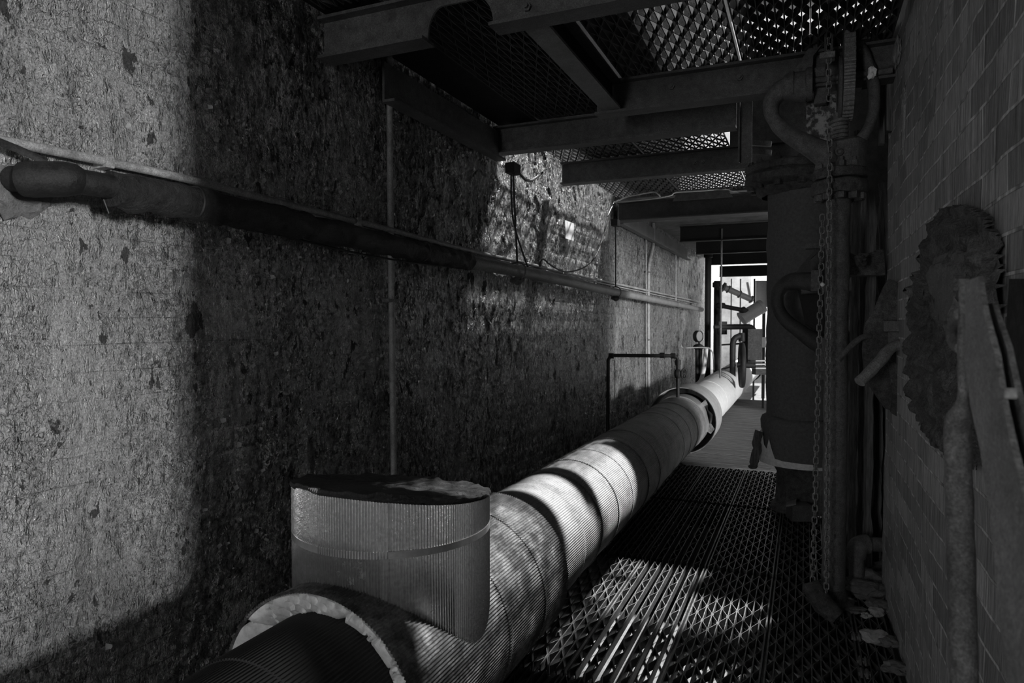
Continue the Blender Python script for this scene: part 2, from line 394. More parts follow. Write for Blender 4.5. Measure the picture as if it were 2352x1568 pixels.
# loose curls of paint standing off the wall (nobody could count them)
fl = MB()
for i in range(5200):
    yy = .7 + 5.9 * R.random() ** 1.5; zz = R.uniform(.0, 2.4)
    if mnoise.noise((yy * 1.6, zz * 1.6, 4)) < -.12 + .2 * (yy < 1.6) or (yy < 1.6 and R.random() < .85): continue
    base = XL + float(left_relief(np.array([yy]), np.array([zz]))[0]) + .001
    s = R.uniform(.004, .016) * (1 + .05 * yy); th = R.gauss(PI / 2, .7) if R.random() < .7 else R.uniform(0, 2 * PI); asp = R.uniform(.5, 1.3); lift = R.uniform(.2, .75)
    a = Vector((0, math.cos(th), math.sin(th))); b = Vector((0, -math.sin(th), math.cos(th))); o = Vector((base, yy, zz)); vs = []
    for r_ in range(3):
        for c_ in (-1, 0, 1):
            k = r_ / 2; vs.append(o + a * (s * k * (1 - .25 * k * lift) * R.uniform(.85, 1.1)) + b * (s * asp * c_ * (1 - .35 * k) * R.uniform(.7, 1.1) * .6) + Vector((s * lift * k * k * R.uniform(.7, 1.1), 0, 0)))
    fl.add(vs, [(0, 1, 4, 3), (1, 2, 5, 4), (3, 4, 7, 6), (4, 5, 8, 7)])
tag(fl.build('loose_paint_curls', M['flake']), 'loose curls of flaking paint standing off the long brick wall', 'peeling paint', kind='stuff')

# near right wall: ends in a ragged broken edge, the near jamb lets daylight in
zs2 = np.arange(-.02, 2.75, .014); cols = np.linspace(0, 1, 190)
edge = 3.66 + .05 * (fbm(zs2 * 6, zs2 * 0, 4.) - .5) + .03 * (fbm(zs2 * 22, zs2 * 0, 9.) - .5)
Yr = .5 + np.outer(cols, edge - .5); Zr = np.tile(zs2, (len(cols), 1))
Xr = XR + .014 * (fbm(Yr * 4, Zr * 2.5, 21.) - .47) + .005 * (fbm(Yr * 25, Zr * 6, 25.) - .47)
rim = np.clip((Yr - (edge - .05)) / .05, 0, 1); Xr = Xr + .05 * rim ** 2
wr = grid_mesh('wall_right', Xr[::-1], Yr[::-1], Zr[::-1], M['brick']); struct(wr)
MB().box(XR + .03, XR + .3, .56, 3.60, -.3, 2.72).build('wall_right_core', M['brick'], wr, smooth=False)
rc = MB().box(.62, .8, 3.6, 5.0, -.4, 2.8).build('wall_right_recess', M['concrete']); struct(rc)

# ------------------------------------------------------------------ floor, ceiling, added blocking slab, outside
struct(MB().box(-30, 30, -30, 18.5, -1.1, -.9).build('floor_below', M['outwall'], smooth=False))
struct(MB().box(9.5, 9.8, -14, 20, -.6, 9).build('wall_yard_blocker', M['outwall'], smooth=False))  # unseen wall added to hide the sky from the side openings
struct(MB().box(.24, .8, 4.65, 4.8, -.3, 3.0).build('wall_recess_back', M['concrete'], smooth=False))
struct(MB().box(XL - .3, 1.2, -1.6, 30, -.45, -.25).build('floor', M['subfloor'], smooth=False))
struct(MB().box(-8, 4, 19.6, 19.9, -.6, 3.3).build('wall_yard', M['white'], smooth=False))
struct(MB().box(-30, 30, 18.5, 60, -.6, -.05).build('floor_outside', M['outwall'], smooth=False))
struct(MB().box(XL - .3, 2.2, 6.85, 13.6, H + 1.26, H + 1.30).build('ceiling', M['ceil'], smooth=False))
struct(MB().box(1.75, 2.0, -6, -.75, -.6, 6.6).box(1.75, 2.0, .15, 4.75, -.6, 6.6).box(1.75, 2.0, 8.0, 18, -.6, 6.6).box(1.75, 2.0, -.75, .15, H + 2, 6.6).box(1.75, 2.0, -.75, .15, -.6, H - .3).box(1.75, 2.0, 4.75, 8.0, H + .6, 6.6).build('wall_outer_blocker', M['outwall'], smooth=False))  # unseen wall added to cut sky light, gaps left for the daylight
struct(MB().box(XL - .4, 2.0, -6.0, -5.8, -.6, 6.6).build('wall_behind', M['outwall'], smooth=False))
# unseen slab added to block sky and sun, its holes shape the sun patches
rf = MB(); ZR = 6.5
xs_, ys_ = [XL - .4, -.83, -.50, .37, .745, 1.5, 2.4], [-6, 4.2, 6.0, 6.85, 8.7, 12.5]
for a in range(6):
    for b in range(5):
        hole = (a == 3 and b in (1, 2)) or (a == 4 and b == 2) or (a == 1 and b in (2, 3))
        if not hole: rf.box(xs_[a], xs_[a + 1], ys_[b], ys_[b + 1], ZR, ZR + .12)
struct(rf.build('ceiling_sun_mask', M['outwall'], smooth=False))

# ------------------------------------------------------------------ gratings
def grating(x0, x1, y0, y1, ztop, depth, pitch, per, alt=False, t=.004, cut=None):
    m = MB(); n = max(1, round((x1 - x0) / pitch)); px = (x1 - x0) / n
    xs = [x0 + px * i for i in range(n + 1)]
    for i, x in enumerate(xs):
        w = t * (1.5 if i in (0, n) else 1)
        xx = x + (w * .6 if i == 0 else (-w * .6 if i == n else 0))
        m.box(xx - w / 2, xx + w / 2, y0, y1, ztop - depth, ztop)
    k = 0
    for i in range(n):
        if alt and i % 2: continue
        a, b = xs[i] + t, xs[i + 1] - t; y = y0 + .01; up = (i // (2 if alt else 1)) % 2
        side = 0
        flat = per * .16
        yy = y; cur = a if (not alt and i % 2 == 0) or alt else b
        while yy < y1 - .005:
            ye = min(yy + per / 2 - flat, y1); nxt = b if cur == a else a
            m.bar((cur, yy, ztop - depth / 2 - .001), (nxt, ye, ztop - depth / 2 - .001), t * .7, depth)
            yf = min(ye + flat, y1)
            if yf > ye + .002: m.bar((nxt, ye, ztop - depth / 2 - .001), (nxt, yf, ztop - depth / 2 - .001), t * .7, depth)
            cur = nxt; yy = yf
    # end bars
    return m
colx = [(-1.12, -.79), (-.79, -.46), (-.46, -.13), (-.13, .20), (.20, .62)]
coln = ['under the big pipe', 'right beside the big pipe', 'second from the big pipe', 'third from the big pipe', 'against the right wall']
rows = [(1.05, 2.30), (2.32, 3.58), (3.62, 4.88), (4.92, 6.15)]
rown = ['nearest row', 'second row, partly sunlit', 'third row', 'farthest row']
for j, (y0, y1) in enumerate(rows):
    for i, (x0, x1) in enumerate(colx):
        if i == 4:
            if j > 1: continue
            x1 = .33
        g = grating(x0 + .004, x1 - .004, y0, y1, 0.0, .032, .033, .158, alt=(i == 1 and j in (1, 2)), t=.0042)
        tag(g.build('floor_grating', M['grate'], smooth=False), 'floor grating panel %s, %s' % (coln[i], rown[j]), 'floor grating', 'floor grating panels')
# joists under the grating
for y in (1.04, 2.31, 3.60, 4.90, 6.17):
    m = MB().box(-1.75, .6, y - .03, y + .03, -.16, -.034)
    w = {1.04: 'nearest', 2.31: 'second', 3.60: 'third', 4.90: 'fourth', 6.17: 'farthest'}[y]
    tag(m.build('floor_joist', M['beam'], smooth=False), 'dark steel joist under the floor gratings, %s from the camera' % w, 'floor joist', 'joists under the floor')
# ribbed planks on the floor farther on
for k in range(9):
    y0 = 6.2 + k * .62
    m = MB()
    for q in range(15): m.box(-1.5, .35, y0 + q * .0395, y0 + q * .0395 + .034, -.05 - .002 * (q % 3), R.uniform(-.004, .002))
    tag(m.build('floor_plank', M['rib'], smooth=False), 'ribbed walkway board beyond the gratings, %s along the passage' % ('first second third fourth fifth sixth seventh eighth ninth'.split()[k]), 'walkway board', 'ribbed walkway boards')

# ceiling gratings, sitting on the cross-beams
ZC = H + 1.265
def cgrate(x0, x1, y0, y1, label, pitch=.033, per=.158, t=.0042, dep=.022):
    tag(grating(x0, x1, y0, y1, H + 1.2255 + dep, dep, pitch, per, t=t).build('ceiling_grating', M['gratedark'], smooth=False), label, 'ceiling grating', 'overhead grating panels')
cgrate(-1.75, -.2, .6, 2.18, 'overhead grating panel nearest the camera, before the notched beam')
cgrate(-1.53, -.95, 2.30, 3.86, 'overhead grating panel left of the lengthwise beam, dark plate above it')
cgrate(-.86, -.3, 2.30, 3.45, 'overhead grating panel just right of the lengthwise beam, sky through it', dep=.036)
cgrate(-.29, .33, 2.30, 3.45, 'overhead grating panel above the geared valve, sky through it', dep=.036)
cgrate(-1.72, -1.1, 3.95, 4.985, 'overhead grating panel over the left wall, before the loose-ended beam', dep=.021)
cgrate(-1.09, -.5, 3.95, 4.985, 'overhead grating panel in mid passage, before the loose-ended beam', dep=.012)
cgrate(-1.72, -1.1, 5.015, 6.58, 'overhead grating panel over the left wall, behind the loose-ended beam', dep=.021)
cgrate(-1.09, -.5, 5.015, 6.58, 'overhead grating panel in mid passage, behind the loose-ended beam', dep=.012)
cgrate(-.49, .1, 5.015, 6.58, 'overhead grating panel beside the pillar head, behind the loose-ended beam', dep=.012)
# plates lying on some gratings, solid deck overhead
tag(MB().box(-1.80, -1.53, .5, 3.97, ZC - .02, ZC - .004).build('gap_blackout', M['black'], smooth=False), 'added dark sheet closing the gap between the left wall and the overhead gratings', 'steel plate')  # sheet added to shut out the sky where the gap stays dark
tag(MB().box(-1.52, -.90, 2.25, 3.95, H + 1.2485, H + 1.256).build('deck_plate', M['beampale'], smooth=False), 'flat steel plate lying above the dark overhead grating panel', 'deck plate')
tag(MB().box(-1.80, .33, -1.4, 1.9, ZC + .06, ZC + .1).build('deck_plate', M['beam'], smooth=False), 'steel deck plate over the nearest overhead grating', 'deck plate')

# ------------------------------------------------------------------ cross-beams
def ibeam(name, label, x0, x1, y, zb, h, fw=.095, mat='beam', notch=None, bolts=()):
    t = thing(name, label, 'beam', ((x0 + x1) / 2, y, zb), 'steel cross-beams')
    tf = .012
    if notch:
        a, b, top = notch; c = (a + b) / 2; rr = (b - a) / 2
        pts = [(x0, zb + tf), (a, zb + tf)] + [(c - rr * math.cos(q), zb + tf + (top - zb - tf) * min(1, 1.25 * math.sin(q) ** .8)) for q in [PI * i / 20 for i in range(1, 20)]] + [(b, zb + tf), (x1, zb + tf), (x1, zb + h - tf), (x0, zb + h - tf)]
        m = MB()
        # web as strips so that the notch stays a clean concave outline
        lo = pts[1:22]
        m2 = [(x0, zb + tf)] + lo + [(x1, zb + tf)]
        n = len(m2); vs = []
        for (x, z) in m2: vs += [(x, y - .005, z), (x, y - .005, zb + h - tf), (x, y + .005, z), (x, y + .005, zb + h - tf)]
        fs = []
        for i in range(n - 1):
            p, q = i * 4, i * 4 + 4; fs += [(p, q, q + 1, p + 1), (p + 2, p + 3, q + 3, q + 2), (p, p + 2, q + 2, q)]
        m.add(vs, fs); m.build('web', M[mat], t, smooth=False)
        MB().box(x0, a, y - fw / 2, y + fw / 2, zb, zb + tf).build('bottom_flange', M[mat], t, smooth=False)
        MB().box(b, x1, y - fw / 2, y + fw / 2, zb, zb + tf).build('bottom_flange', M[mat], t, smooth=False)
    else:
        MB().box(x0, x1, y - .005, y + .005, zb + tf, zb + h - tf).build('web', M[mat], t, smooth=False)
        MB().box(x0, x1, y - fw / 2, y + fw / 2, zb, zb + tf).build('bottom_flange', M[mat], t, smooth=False)
    MB().box(x0, x1, y - fw / 2, y + fw / 2, zb + h - tf, zb + h).build('top_flange', M[mat], t, smooth=False)
    for (bx, bz, ty) in bolts:
        MB().lathe((bx, y - .005, bz), (0, -1, 0), [(.0, .022), (.008, .022), (.008, .012), (.016, .012), (.016, 0)], 6).build('bolt', M['iron'], t)
    return t
ZB = H + 1.06; BH = .16
pa, pb = atY(983, 111, 2.26).x, atY(1133, 88, 2.26).x
ibeam('cross_beam', 'nearest dark cross-beam with a rounded notch burned out of its underside', XL, .36, 2.265, ZB, .165, notch=(pa, pb, ZB + .125), bolts=[(atY(1212, 47, 2.26).x, ZB + .055, 0)])
ibeam('cross_beam', 'cross-beam passing behind the geared valve, under the end of the lengthwise beam', -1.0, .36, 3.42, ZB, .165, bolts=[(-.62, ZB + .1, 0), (-.3, ZB + .1, 0)])
ibeam('cross_beam', 'cross-beam set in the left wall beside the hanging wires', XL, -.36, 3.93, ZB, .165)
ibeam('cross_beam', 'loose-ended cross-beam stopping short of the left wall, two bright bolts on it', -1.74, .1, 5.0, ZB, .165, bolts=[(atY(1597, 383, 5).x, ZB + .08, 0), (atY(1615, 382, 5).x, ZB + .08, 0)])
ibeam('cross_beam', 'cross-beam with loops of bright wire lying along its top', -1.72, .2, 6.66, ZB - .06, .185, fw=.16, mat='beamdark')
for k, (y, zz) in enumerate([(9.0, ZB - .02), (10.4, ZB - .05), (11.8, ZB - .1), (13.4, ZB - .2)]):
    ibeam('cross_beam', 'dark far cross-beam under the solid ceiling, %s beyond the wire loops' % ['first', 'second', 'third', 'fourth'][k], XL + .3, .7, y, zz, .2, mat='black')
# lengthwise beam
lb = thing('lengthwise_beam', 'short pale lengthwise beam joining the notched beam to the one behind the valve', 'beam', (-.91, 2.8, ZB + .02))
MB().box(-.96, -.865, 2.32, 3.37, ZB + .012, ZB + .024).build('bottom_flange', M['beampale'], lb, smooth=False)
MB().box(-.917, -.907, 2.32, 3.37, ZB + .024, ZB + .14).build('web', M['black'], lb, smooth=False)
MB().box(-.96, -.865, 2.32, 3.37, ZB + .14, ZB + .152).build('top_flange', M['beam'], lb, smooth=False)
# wall channels carrying the grating along the left wall
for (y0, y1, lab) in ((2.62, 3.86, 'painted steel channel along the top of the left wall, behind the near white conduit'), (6.8, 11.2, 'painted steel channel along the top of the far left wall, above the far conduits')):
    t = thing('wall_channel', lab, 'steel channel', (XL + .05, (y0 + y1) / 2, H + 1.0), 'wall channels')
    MB().box(XL + .035, XL + .047, y0, y1, H + 1.01, H + 1.18).build('web', M['beam'], t, smooth=False)
    MB().box(XL + .035, XL + .1, y0, y1, H + .998, H + 1.01).build('bottom_flange', M['beam'], t, smooth=False)
# dropper bracket beside the valve
b0 = atY(1710, 235, 4.0); b1 = atY(1710, 372, 4.0)
t = thing('hanging_bracket', 'dark upright steel bracket hanging at the free end of the cross-beams', 'bracket', (b0.x, 4.0, b1.z))
MB().box(b0.x - .03, b0.x - .022, 3.985, 4.03, b1.z, ZB + .2).build('leg', M['beam'], t, smooth=False)
MB().box(b0.x - .03, b0.x + .04, 4.022, 4.03, b1.z, ZB + .2).build('leg', M['beam'], t, smooth=False)
tag(MB().box(-.5, .75, 4.99, 5.01, ZB + .15, H + 1.75).build('upright_plate', M['beam'], smooth=False), 'dark upright steel plate standing on the loose-ended beam behind the valve head', 'steel plate')
# small tank side behind it, with two arms
for k, (v0, v1) in enumerate(((322, 334), (342, 354))):
    p = atY(1722, (v0 + v1) / 2, 4.4); q = atY(1772, (v0 + v1) / 2 + 3, 4.4)
    tag(MB().bar(p, q, .03, .03).build('bracket_arm', M['iron'], smooth=False), ['upper', 'lower'][k] + ' of two short flat arms reaching from the hanging bracket', 'bracket arm', 'short arms by the valve')

# ------------------------------------------------------------------ the big lagged pipe
PX, PZ = -1.10, H - .96
def ring(m, r, y0, y1, n=96, rip=None, lip=.004):
    m.lathe((PX, 0, PZ), (0, 1, 0), [(r - .012, y0), (r + lip, y0), (r + lip, y0 + .012), (r, y0 + .02), (r - .001, y1 - .02), (r - .001, y1), (r - .012, y1)], n, rip); return m
mp = thing('lagged_pipe', 'big lagged pipe in corrugated metal jackets running low along the left wall', 'pipe', (PX, 1.4, 0.02))
MB().lathe((PX, 0, PZ), (0, 1, 0), [(.218, -.7), (.218, .55), (.222, .55), (.222, 1.1), (.2265, 1.1), (.2265, 1.37), (.2, 1.37)], 900, (150, .004)).build('near_jacket', M['jacketdark'], mp, ang=1.2, label='dark corrugated near jacket')
# exposed insulation end: creased plaster ring
ie = MB(); n = 360; rows_ = []
prof = [(.222, 1.362), (.232, 1.350), (.246, 1.336), (.262, 1.326), (.276, 1.318), (.288, 1.318), (.2905, 1.33)]
for (r, yy) in prof:
    for k in range(n):
        a = 2 * PI * k / n; w = .003 * mnoise.noise((math.cos(a) * 3.2, math.sin(a) * 3.2, r * 14)); f = 0
        for c0, s0, g in ((1.25, .022, 6), (.98, .03, -8), (.93, .02, 7), (.55, .024, 5), (.50, .02, -8), (.3, .02, 4), (1.55, .03, 14), (1.75, .03, 16), (1.95, .03, 15), (2.4, .03, -4), (2.2, .02, 7)):
            f += .03 * math.exp(-(((a - c0) + (r - .255) * g * .5) / s0) ** 2)
        ie.v.append(Vector((PX + math.cos(a) * r, yy + w + f, PZ + math.sin(a) * r)))
for i in range(len(prof) - 1):
    for k in range(n): ie.f.append((i * n + k, i * n + (k + 1) % n, (i + 1) * n + (k + 1) % n, (i + 1) * n + k))
ie.build('insulation_end', M['plaster'], mp, ang=1.2, label='pale creased end of the insulation')
MB().lathe((PX, 0, PZ), (0, 1, 0), [(.288, 1.325), (.2935, 1.315), (.2935, 1.34), (.29, 1.345), (.2895, 1.85), (.292, 1.85), (.292, 1.87), (.2895, 1.875), (.2895, 2.15), (.2925, 2.15), (.2925, 2.165), (.29, 2.17), (.29, 2.40), (.25, 2.402)], 1000, (200, .004)).build('jacket_section', M['jacket'], mp, ang=1.2)
yb = 2.39; k = 0
while yb < 6.75:
    L = R.uniform(.26, .42); r = .2495 + R.uniform(-.003, .003)
    MB().lathe((PX, 0, PZ), (0, 1, 0), [(r - .01, yb), (r + .003, yb), (r + .003, yb + .012), (r - .001, yb + .016), (r, yb + L), (r - .01, yb + L + .01)], 850, (170, .004)).build('jacket_section', M['dullsheet'], mp, ang=1.2)
    yb += L; k += 1
# wide collar with torn rim
MB().lathe((PX, 0, PZ), (0, 1, 0), [(.252, 6.93), (.30, 6.94), (.312, 6.93), (.318, 6.72), (.326, 6.715), (.327, 6.95), (.325, 7.22), (.27, 7.26), (.25, 7.26)], 96).build('collar', M['conduit'], mp, label='wide collar over a pipe joint')
MB().lathe((PX, 0, PZ), (0, 1, 0), [(.252, 6.50), (.262, 6.50), (.262, 6.72), (.25, 6.73)], 96).build('strap', M['strap'], mp, label='bright end band')
fp = MB()
vs = []
for i in range(8):
    a = -.35 + i * .16
    for rr, yy in ((.262, 6.70), (.30 + .02 * math.sin(i * 2.1), 6.66 + .05 * math.sin(i * 1.3))): vs.append((PX + math.cos(a) * rr, yy, PZ + math.sin(a) * rr))
fp.add(vs, [(2 * i, 2 * i + 1, 2 * i + 3, 2 * i + 2) for i in range(7)]).build('torn_flap', M['jacket'], mp)
yb = 7.25
for L in (1.2, 1.0, 1.4, 1.2, 1.6, 1.4):
    prof = []
    q = yb
    while q < yb + L: prof.append((.255 + R.uniform(-.003, .003), q)); q += .045
    MB().lathe((PX, 0, PZ), (0, 1, 0), [(.24, yb)] + prof + [(.24, yb + L)], 72, jit=.0012).build('canvas_wrap', M['wrap'], mp, label='pale canvas-wrapped length'); yb += L
MB().lathe((PX, 0, PZ), (0, 1, 0), [(.2, 15.05), (.29, 15.05), (.29, 15.45), (.2, 15.45)], 48).build('flange', M['black'], mp, label='black flange')
MB().lathe((PX, 0, PZ), (0, 1, 0), [(.2, 15.45), (.25, 15.47), (.25, 17.4), (.0, 17.4)], 48).build('canvas_wrap', M['wrap'], mp)
for y in (1.55, 3.05, 4.3, 5.6):
    pass
# the capped tee riser
CX, CY = PX, 1.667
tee = MB(); n = 1150; prof = []
zt = H - .475
def topz(a): return zt - .045 * math.sin(a) + .004 * math.sin(3 * a) - (.016 if (.0 < (a - 4.55) % (2 * PI) < 2.9) else 0)
def botz(x, y):
    dx = x - PX; return PZ + math.sqrt(max(.0, .286 ** 2 - dx * dx)) - .01
for (r, f) in ((.27, 1.0), (.278, 1.0), (.278, .55), (.278, .0), (.266, -.02)):
    for k in range(n):
        a = 2 * PI * k / n; rr = r + .0045 * (.5 + .5 * math.cos(a * 230)) + (.004 if .0 < (a - 4.55) % (2 * PI) < .7 and f > 0 else 0)
        x, y = CX + math.cos(a) * rr, CY + math.sin(a) * rr; b = botz(x, y); tz = topz(a)
        tee.v.append(Vector((x, y, b + (tz - b) * f)))
for i in range(4):
    for k in range(n): tee.f.append((i * n + k, (i + 1) * n + k, (i + 1) * n + (k + 1) % n, i * n + (k + 1) % n))
teeo = tee.build('riser', M['stub'], mp, ang=1.2, label='short capped riser in clean corrugated metal')
bd = MB(); n = 120
for (r, dz) in ((.2805, -.009), (.2835, -.009), (.2835, .009), (.2805, .009)):
    for k in range(n):
        a = 2 * PI * k / n; bd.v.append(Vector((CX + math.cos(a) * r, CY + math.sin(a) * r, H - .585 + dz)))
for i in range(3):
    for k in range(n): bd.f.append((i * n + k, i * n + (k + 1) % n, (i + 1) * n + (k + 1) % n, (i + 1) * n + k))
bd.build('strap', M['strap'], teeo)
ld = MB(); n = 90; rr_ = [0, .06, .12, .17, .22, .255, .28, .284, .272]
for i, r in enumerate(rr_):
    for k in range(n):
        a = 2 * PI * k / n; r2 = r * (1 + (.035 * mnoise.noise((math.cos(a) * 2, math.sin(a) * 2, 3)) if r > .2 else 0))
        z = zt + .004 - .045 * math.sin(a) * r / .28 + (.012 * mnoise.noise((math.cos(a) * r * 14, math.sin(a) * r * 14, 1)) + .007 * mnoise.noise((math.cos(a) * r * 45, math.sin(a) * r * 45, 5)))
        if i == len(rr_) - 1: z -= .022
        elif i == len(rr_) - 2: z -= .008
        ld.v.append(Vector((CX + math.cos(a) * r2, CY + math.sin(a) * r2, z)))
for i in range(len(rr_) - 1):
    for k in range(n): ld.f.append((i * n + k, (i + 1) * n + k, (i + 1) * n + (k + 1) % n, i * n + (k + 1) % n))
ld.build('lid', M['tar'], teeo, label='ragged tarry lid')

# ------------------------------------------------------------------ services on the left wall
wp = thing('wall_pipe', 'thick dark lagged pipe running along the left wall at eye height', 'pipe', tuple(atX(260, 440, XL + .13)))
A = [atX(255, 434, -1.64), atX(330, 446, -1.64), atX(437, 465, -1.64), atX(560, 490, -1.64), atX(700, 520, -1.64), atX(895, 563, -1.64), atX(1000, 585, -1.64), atX(1075, 600, -1.64)]
m = MB().tube(smooth_path(A, 14), .047, 26); m.rough(.012, 22, 2); m.build('lagging', M['lag'], wp)
B = [atX(1055, 597, -1.645), atX(1185, 622, -1.645), atX(1300, 646, -1.645), atX(1400, 668, -1.645), atX(1500, 688, -1.645), atX(1612, 711, -1.645)]
MB().tube(smooth_path(B, 4), .036, 20).build('bare_pipe', M['beampale'], wp, label='bare grey length of pipe')
C0 = atX(28, 411, -1.77); C1 = atX(262, 430, -1.64)
MB().tube(smooth_path([C0, atX(90, 412, -1.70), atX(170, 415, -1.65), C1], 5), .031, 22).build('bare_pipe', M['black'], wp)
cpl = [atX(46, 412, -1.72), atX(52, 412, -1.715), atX(70, 412, -1.70), atX(150, 411, -1.655), atX(178, 412, -1.645), atX(192, 413, -1.64)]
MB().tube(cpl, [.03, .040, .043, .042, .037, .027], 28).build('coupling', M['black'], wp, label='fat screwed coupling')
for (u, v, r) in ((445, 466, .054), (968, 578, .05)):
    c = atX(u, v, -1.64); MB().torus(c, (0, 1, -.03), .046, .005, 24, 6).build('tie_wire', M['cable'], wp)
# straps hanging from the pipe
cd = thing('conduit', 'pale flaking conduit running along the left wall just above the lagged pipe', 'conduit', tuple(atX(250, 370, XL + .04)), 'horizontal conduits')
Cp = [atX(-20, 318, -1.772), atX(200, 362, -1.772), atX(437, 413, -1.772), atX(680, 474, -1.772), atX(895, 527, -1.772), atX(1040, 566, -1.772), atX(1185, 600, -1.772), atX(1400, 648, -1.772), atX(1612, 694, -1.772)]
MB().tube(smooth_path(Cp, 6), .0125, 12).build('tube', M['conduit'], cd)
for u, v in ((245, 372), (820, 510), (1290, 623)):
    c = atX(u, v, -1.772); MB().box(XL - .005, -1.757, c.y - .012, c.y + .012, c.z - .017, c.z + .017).build('saddle', M['conduit'], cd)
tag(MB().tube(smooth_path([atX(690, 486, -1.783), atX(895, 541, -1.783), atX(1040, 578, -1.783), atX(1185, 608, -1.783), atX(1400, 654, -1.783), atX(1600, 697, -1.783)], 5), .008, 10).build('conduit', M['conduit']), 'thinner conduit running just under the pale flaking one on the left wall', 'conduit', 'horizontal conduits')
tag(MB().tube(smooth_path([atX(395, 488, -1.7), atX(600, 530, -1.7), atX(800, 577, -1.7), atX(889, 594, -1.7), atX(991, 608, -1.7), atX(1108, 619, -1.7), atX(1190, 622, -1.7)], 5), .0045, 8).build('cable', M['cable']), 'thin black cable slung below the lagged wall pipe', 'cable')
tag(MB().tube(smooth_path([atX(-12, 322, -1.74), atX(40, 342, -1.74), atX(108, 372, -1.72)], 4), .006, 8, flat=(.4, 1.6)).build('flat_bar', M['black']), 'black flat bar slanting down to the fat coupling at the left edge', 'flat bar')
tag(MB().tube([atX(238, 458, -1.66), atX(250, 490, -1.66)], .002, 6).build('wire_end', M['cable']), 'stub of wire hanging under the lagged pipe near the coupling', 'wire')
# hole in the wall round the pipe
tag(MB().blob(atX(20, 440, XL + .01), (.03, .09, .06), 3, .6, 2.2).build('mortar_collar', M['stone']), 'broken mortar round the pipe where it enters the left wall', 'mortar')

def vconduit(label, pts, X, r, clips=(), coup=(), group='upright conduits'):
    P = [atX(u, v, X) for u, v in pts]; t = thing('upright_conduit', label, 'conduit', tuple(P[-1]), group)
    MB().tube(smooth_path(P, 6), r, 14).build('tube', M['conduit'], t)
    for v in coup:
        c = atX(*v, X); MB().cyl(c - Vector((0, 0, .03)), c + Vector((0, 0, .03)), r * 1.25, 14).build('coupling', M['iron'], t)
    for v in clips:
        c = atX(*v, X); MB().box(XL - .005, X + r * 1.1, c.y - r * 3, c.y + r * 3, c.z - .008, c.z + .008).build('clip', M['iron'], t)
    return t
vconduit('near pale upright conduit on the left wall, rising from behind the capped riser', [(894, 118), (896, 400), (899, 700), (905, 1120)], XL + .025, .0145, clips=[(899, 690)], coup=[(895, 205)])
vconduit('far upright conduit with a kink, on the brightest stretch of the left wall', [(1500, 512), (1500, 560), (1492, 600), (1489, 640), (1489, 800), (1490, 930)], XL + .03, .022, clips=[(1489, 625), (1489, 780)])
vconduit('thin straight pipe beside the kinked far conduit', [(1484, 540), (1484, 700), (1485, 930)], XL + .02, .009)
vconduit('dark thin drop pipe on the left wall, farther along than the kinked conduit', [(1552, 560), (1552, 690)], XL + .03, .013)
# hanger rods with ring clamps
def hanger(label, top, bot, X, rr):
    a, b = atX(*top, X), atX(*bot, X); t = thing('pipe_hanger', label, 'pipe hanger', tuple(b), 'pipe hangers')
    MB().cyl(a, b + Vector((0, 0, rr)), .0065, 10).build('rod', M['cable'], t)
    MB().torus(b, (0, 1, 0), rr, .006, 28, 8).build('clamp_ring', M['iron'], t)
    MB().blob(b - Vector((0, 0, rr * 1.05)), (.045, .03, .022), 5, .5).build('clamp_bolt', M['rust'], t)
    MB().obox(a + Vector((0, 0, .0)), (.03, 0, 0), (0, .05, 0), (0, 0, .03)).build('top_plate', M['black'], t)
hanger('pipe hanger rod and ring below the sunlit bricks', (1178, 388), (1188, 622), -1.645, .056)
hanger('pipe hanger rod and ring at the edge of the bright far wall', (1414, 512), (1414, 671), -1.645, .052)
# wires
def wire(label, pts, X, r=.006):
    tag(MB().tube(smooth_path([atX(u, v, X) for u, v in pts], 7), r, 8).build('cable', M['cable']), label, 'cable', 'loose cables')
wire('black cable dropping from the cross-beam to the wall pipe, beside the hanger rod', [(1174, 395), (1175, 470), (1182, 520), (1197, 570), (1212, 612)], -1.69)
wire('short black cable drooping between cross-beam and loose beam end', [(1176, 390), (1192, 397), (1207, 412), (1222, 414), (1236, 404), (1246, 396)], -1.68, .009)
wire('long black cable swagging from the wire-loop beam down to the wall pipe', [(1410, 466), (1395, 500), (1384, 550), (1368, 588), (1345, 612), (1310, 624), (1285, 620), (1262, 606), (1248, 595), (1241, 603), (1240, 612)], -1.66)
# wires on the far beam
for k, (pts, lab) in enumerate((([(1412, 465), (1440, 452), (1480, 444), (1502, 441), (1513, 447), (1517, 452)], 'bright wire arching over the wire-loop beam'),
                   ([(1410, 465), (1445, 462), (1500, 456), (1540, 449), (1552, 442), (1600, 439), (1670, 435), (1682, 440), (1757, 443)], 'long bright wire running along the top of the wire-loop beam'))):
    tag(MB().tube(smooth_path([atD(u, v, 6.25) for u, v in pts], 5), .007, 8).build('wire', M['strap']), lab, 'wire', 'bright wires')
pl = MB().prism([atY(u, v, 6.5) for u, v in ((1545, 462), (1554, 443), (1672, 437), (1684, 452))], (0, .012, 0))
tag(pl.build('gusset_plate', M['beam'], smooth=False), 'raised dark plate on top of the wire-loop beam', 'steel plate')
# paper notice
pn = atX(1307, 529, XL + .03)
m = MB(); vs = []
c = [atX(u, v, XL + .028) for u, v in ((1297, 505), (1318, 513), (1318, 537), (1317, 553), (1298, 547), (1299, 535))]
m.prism(c, (.002, 0, 0)); tag(m.build('paper_notice', M['paper'], smooth=False), 'torn white paper notice stuck on the left brick wall', 'notice')

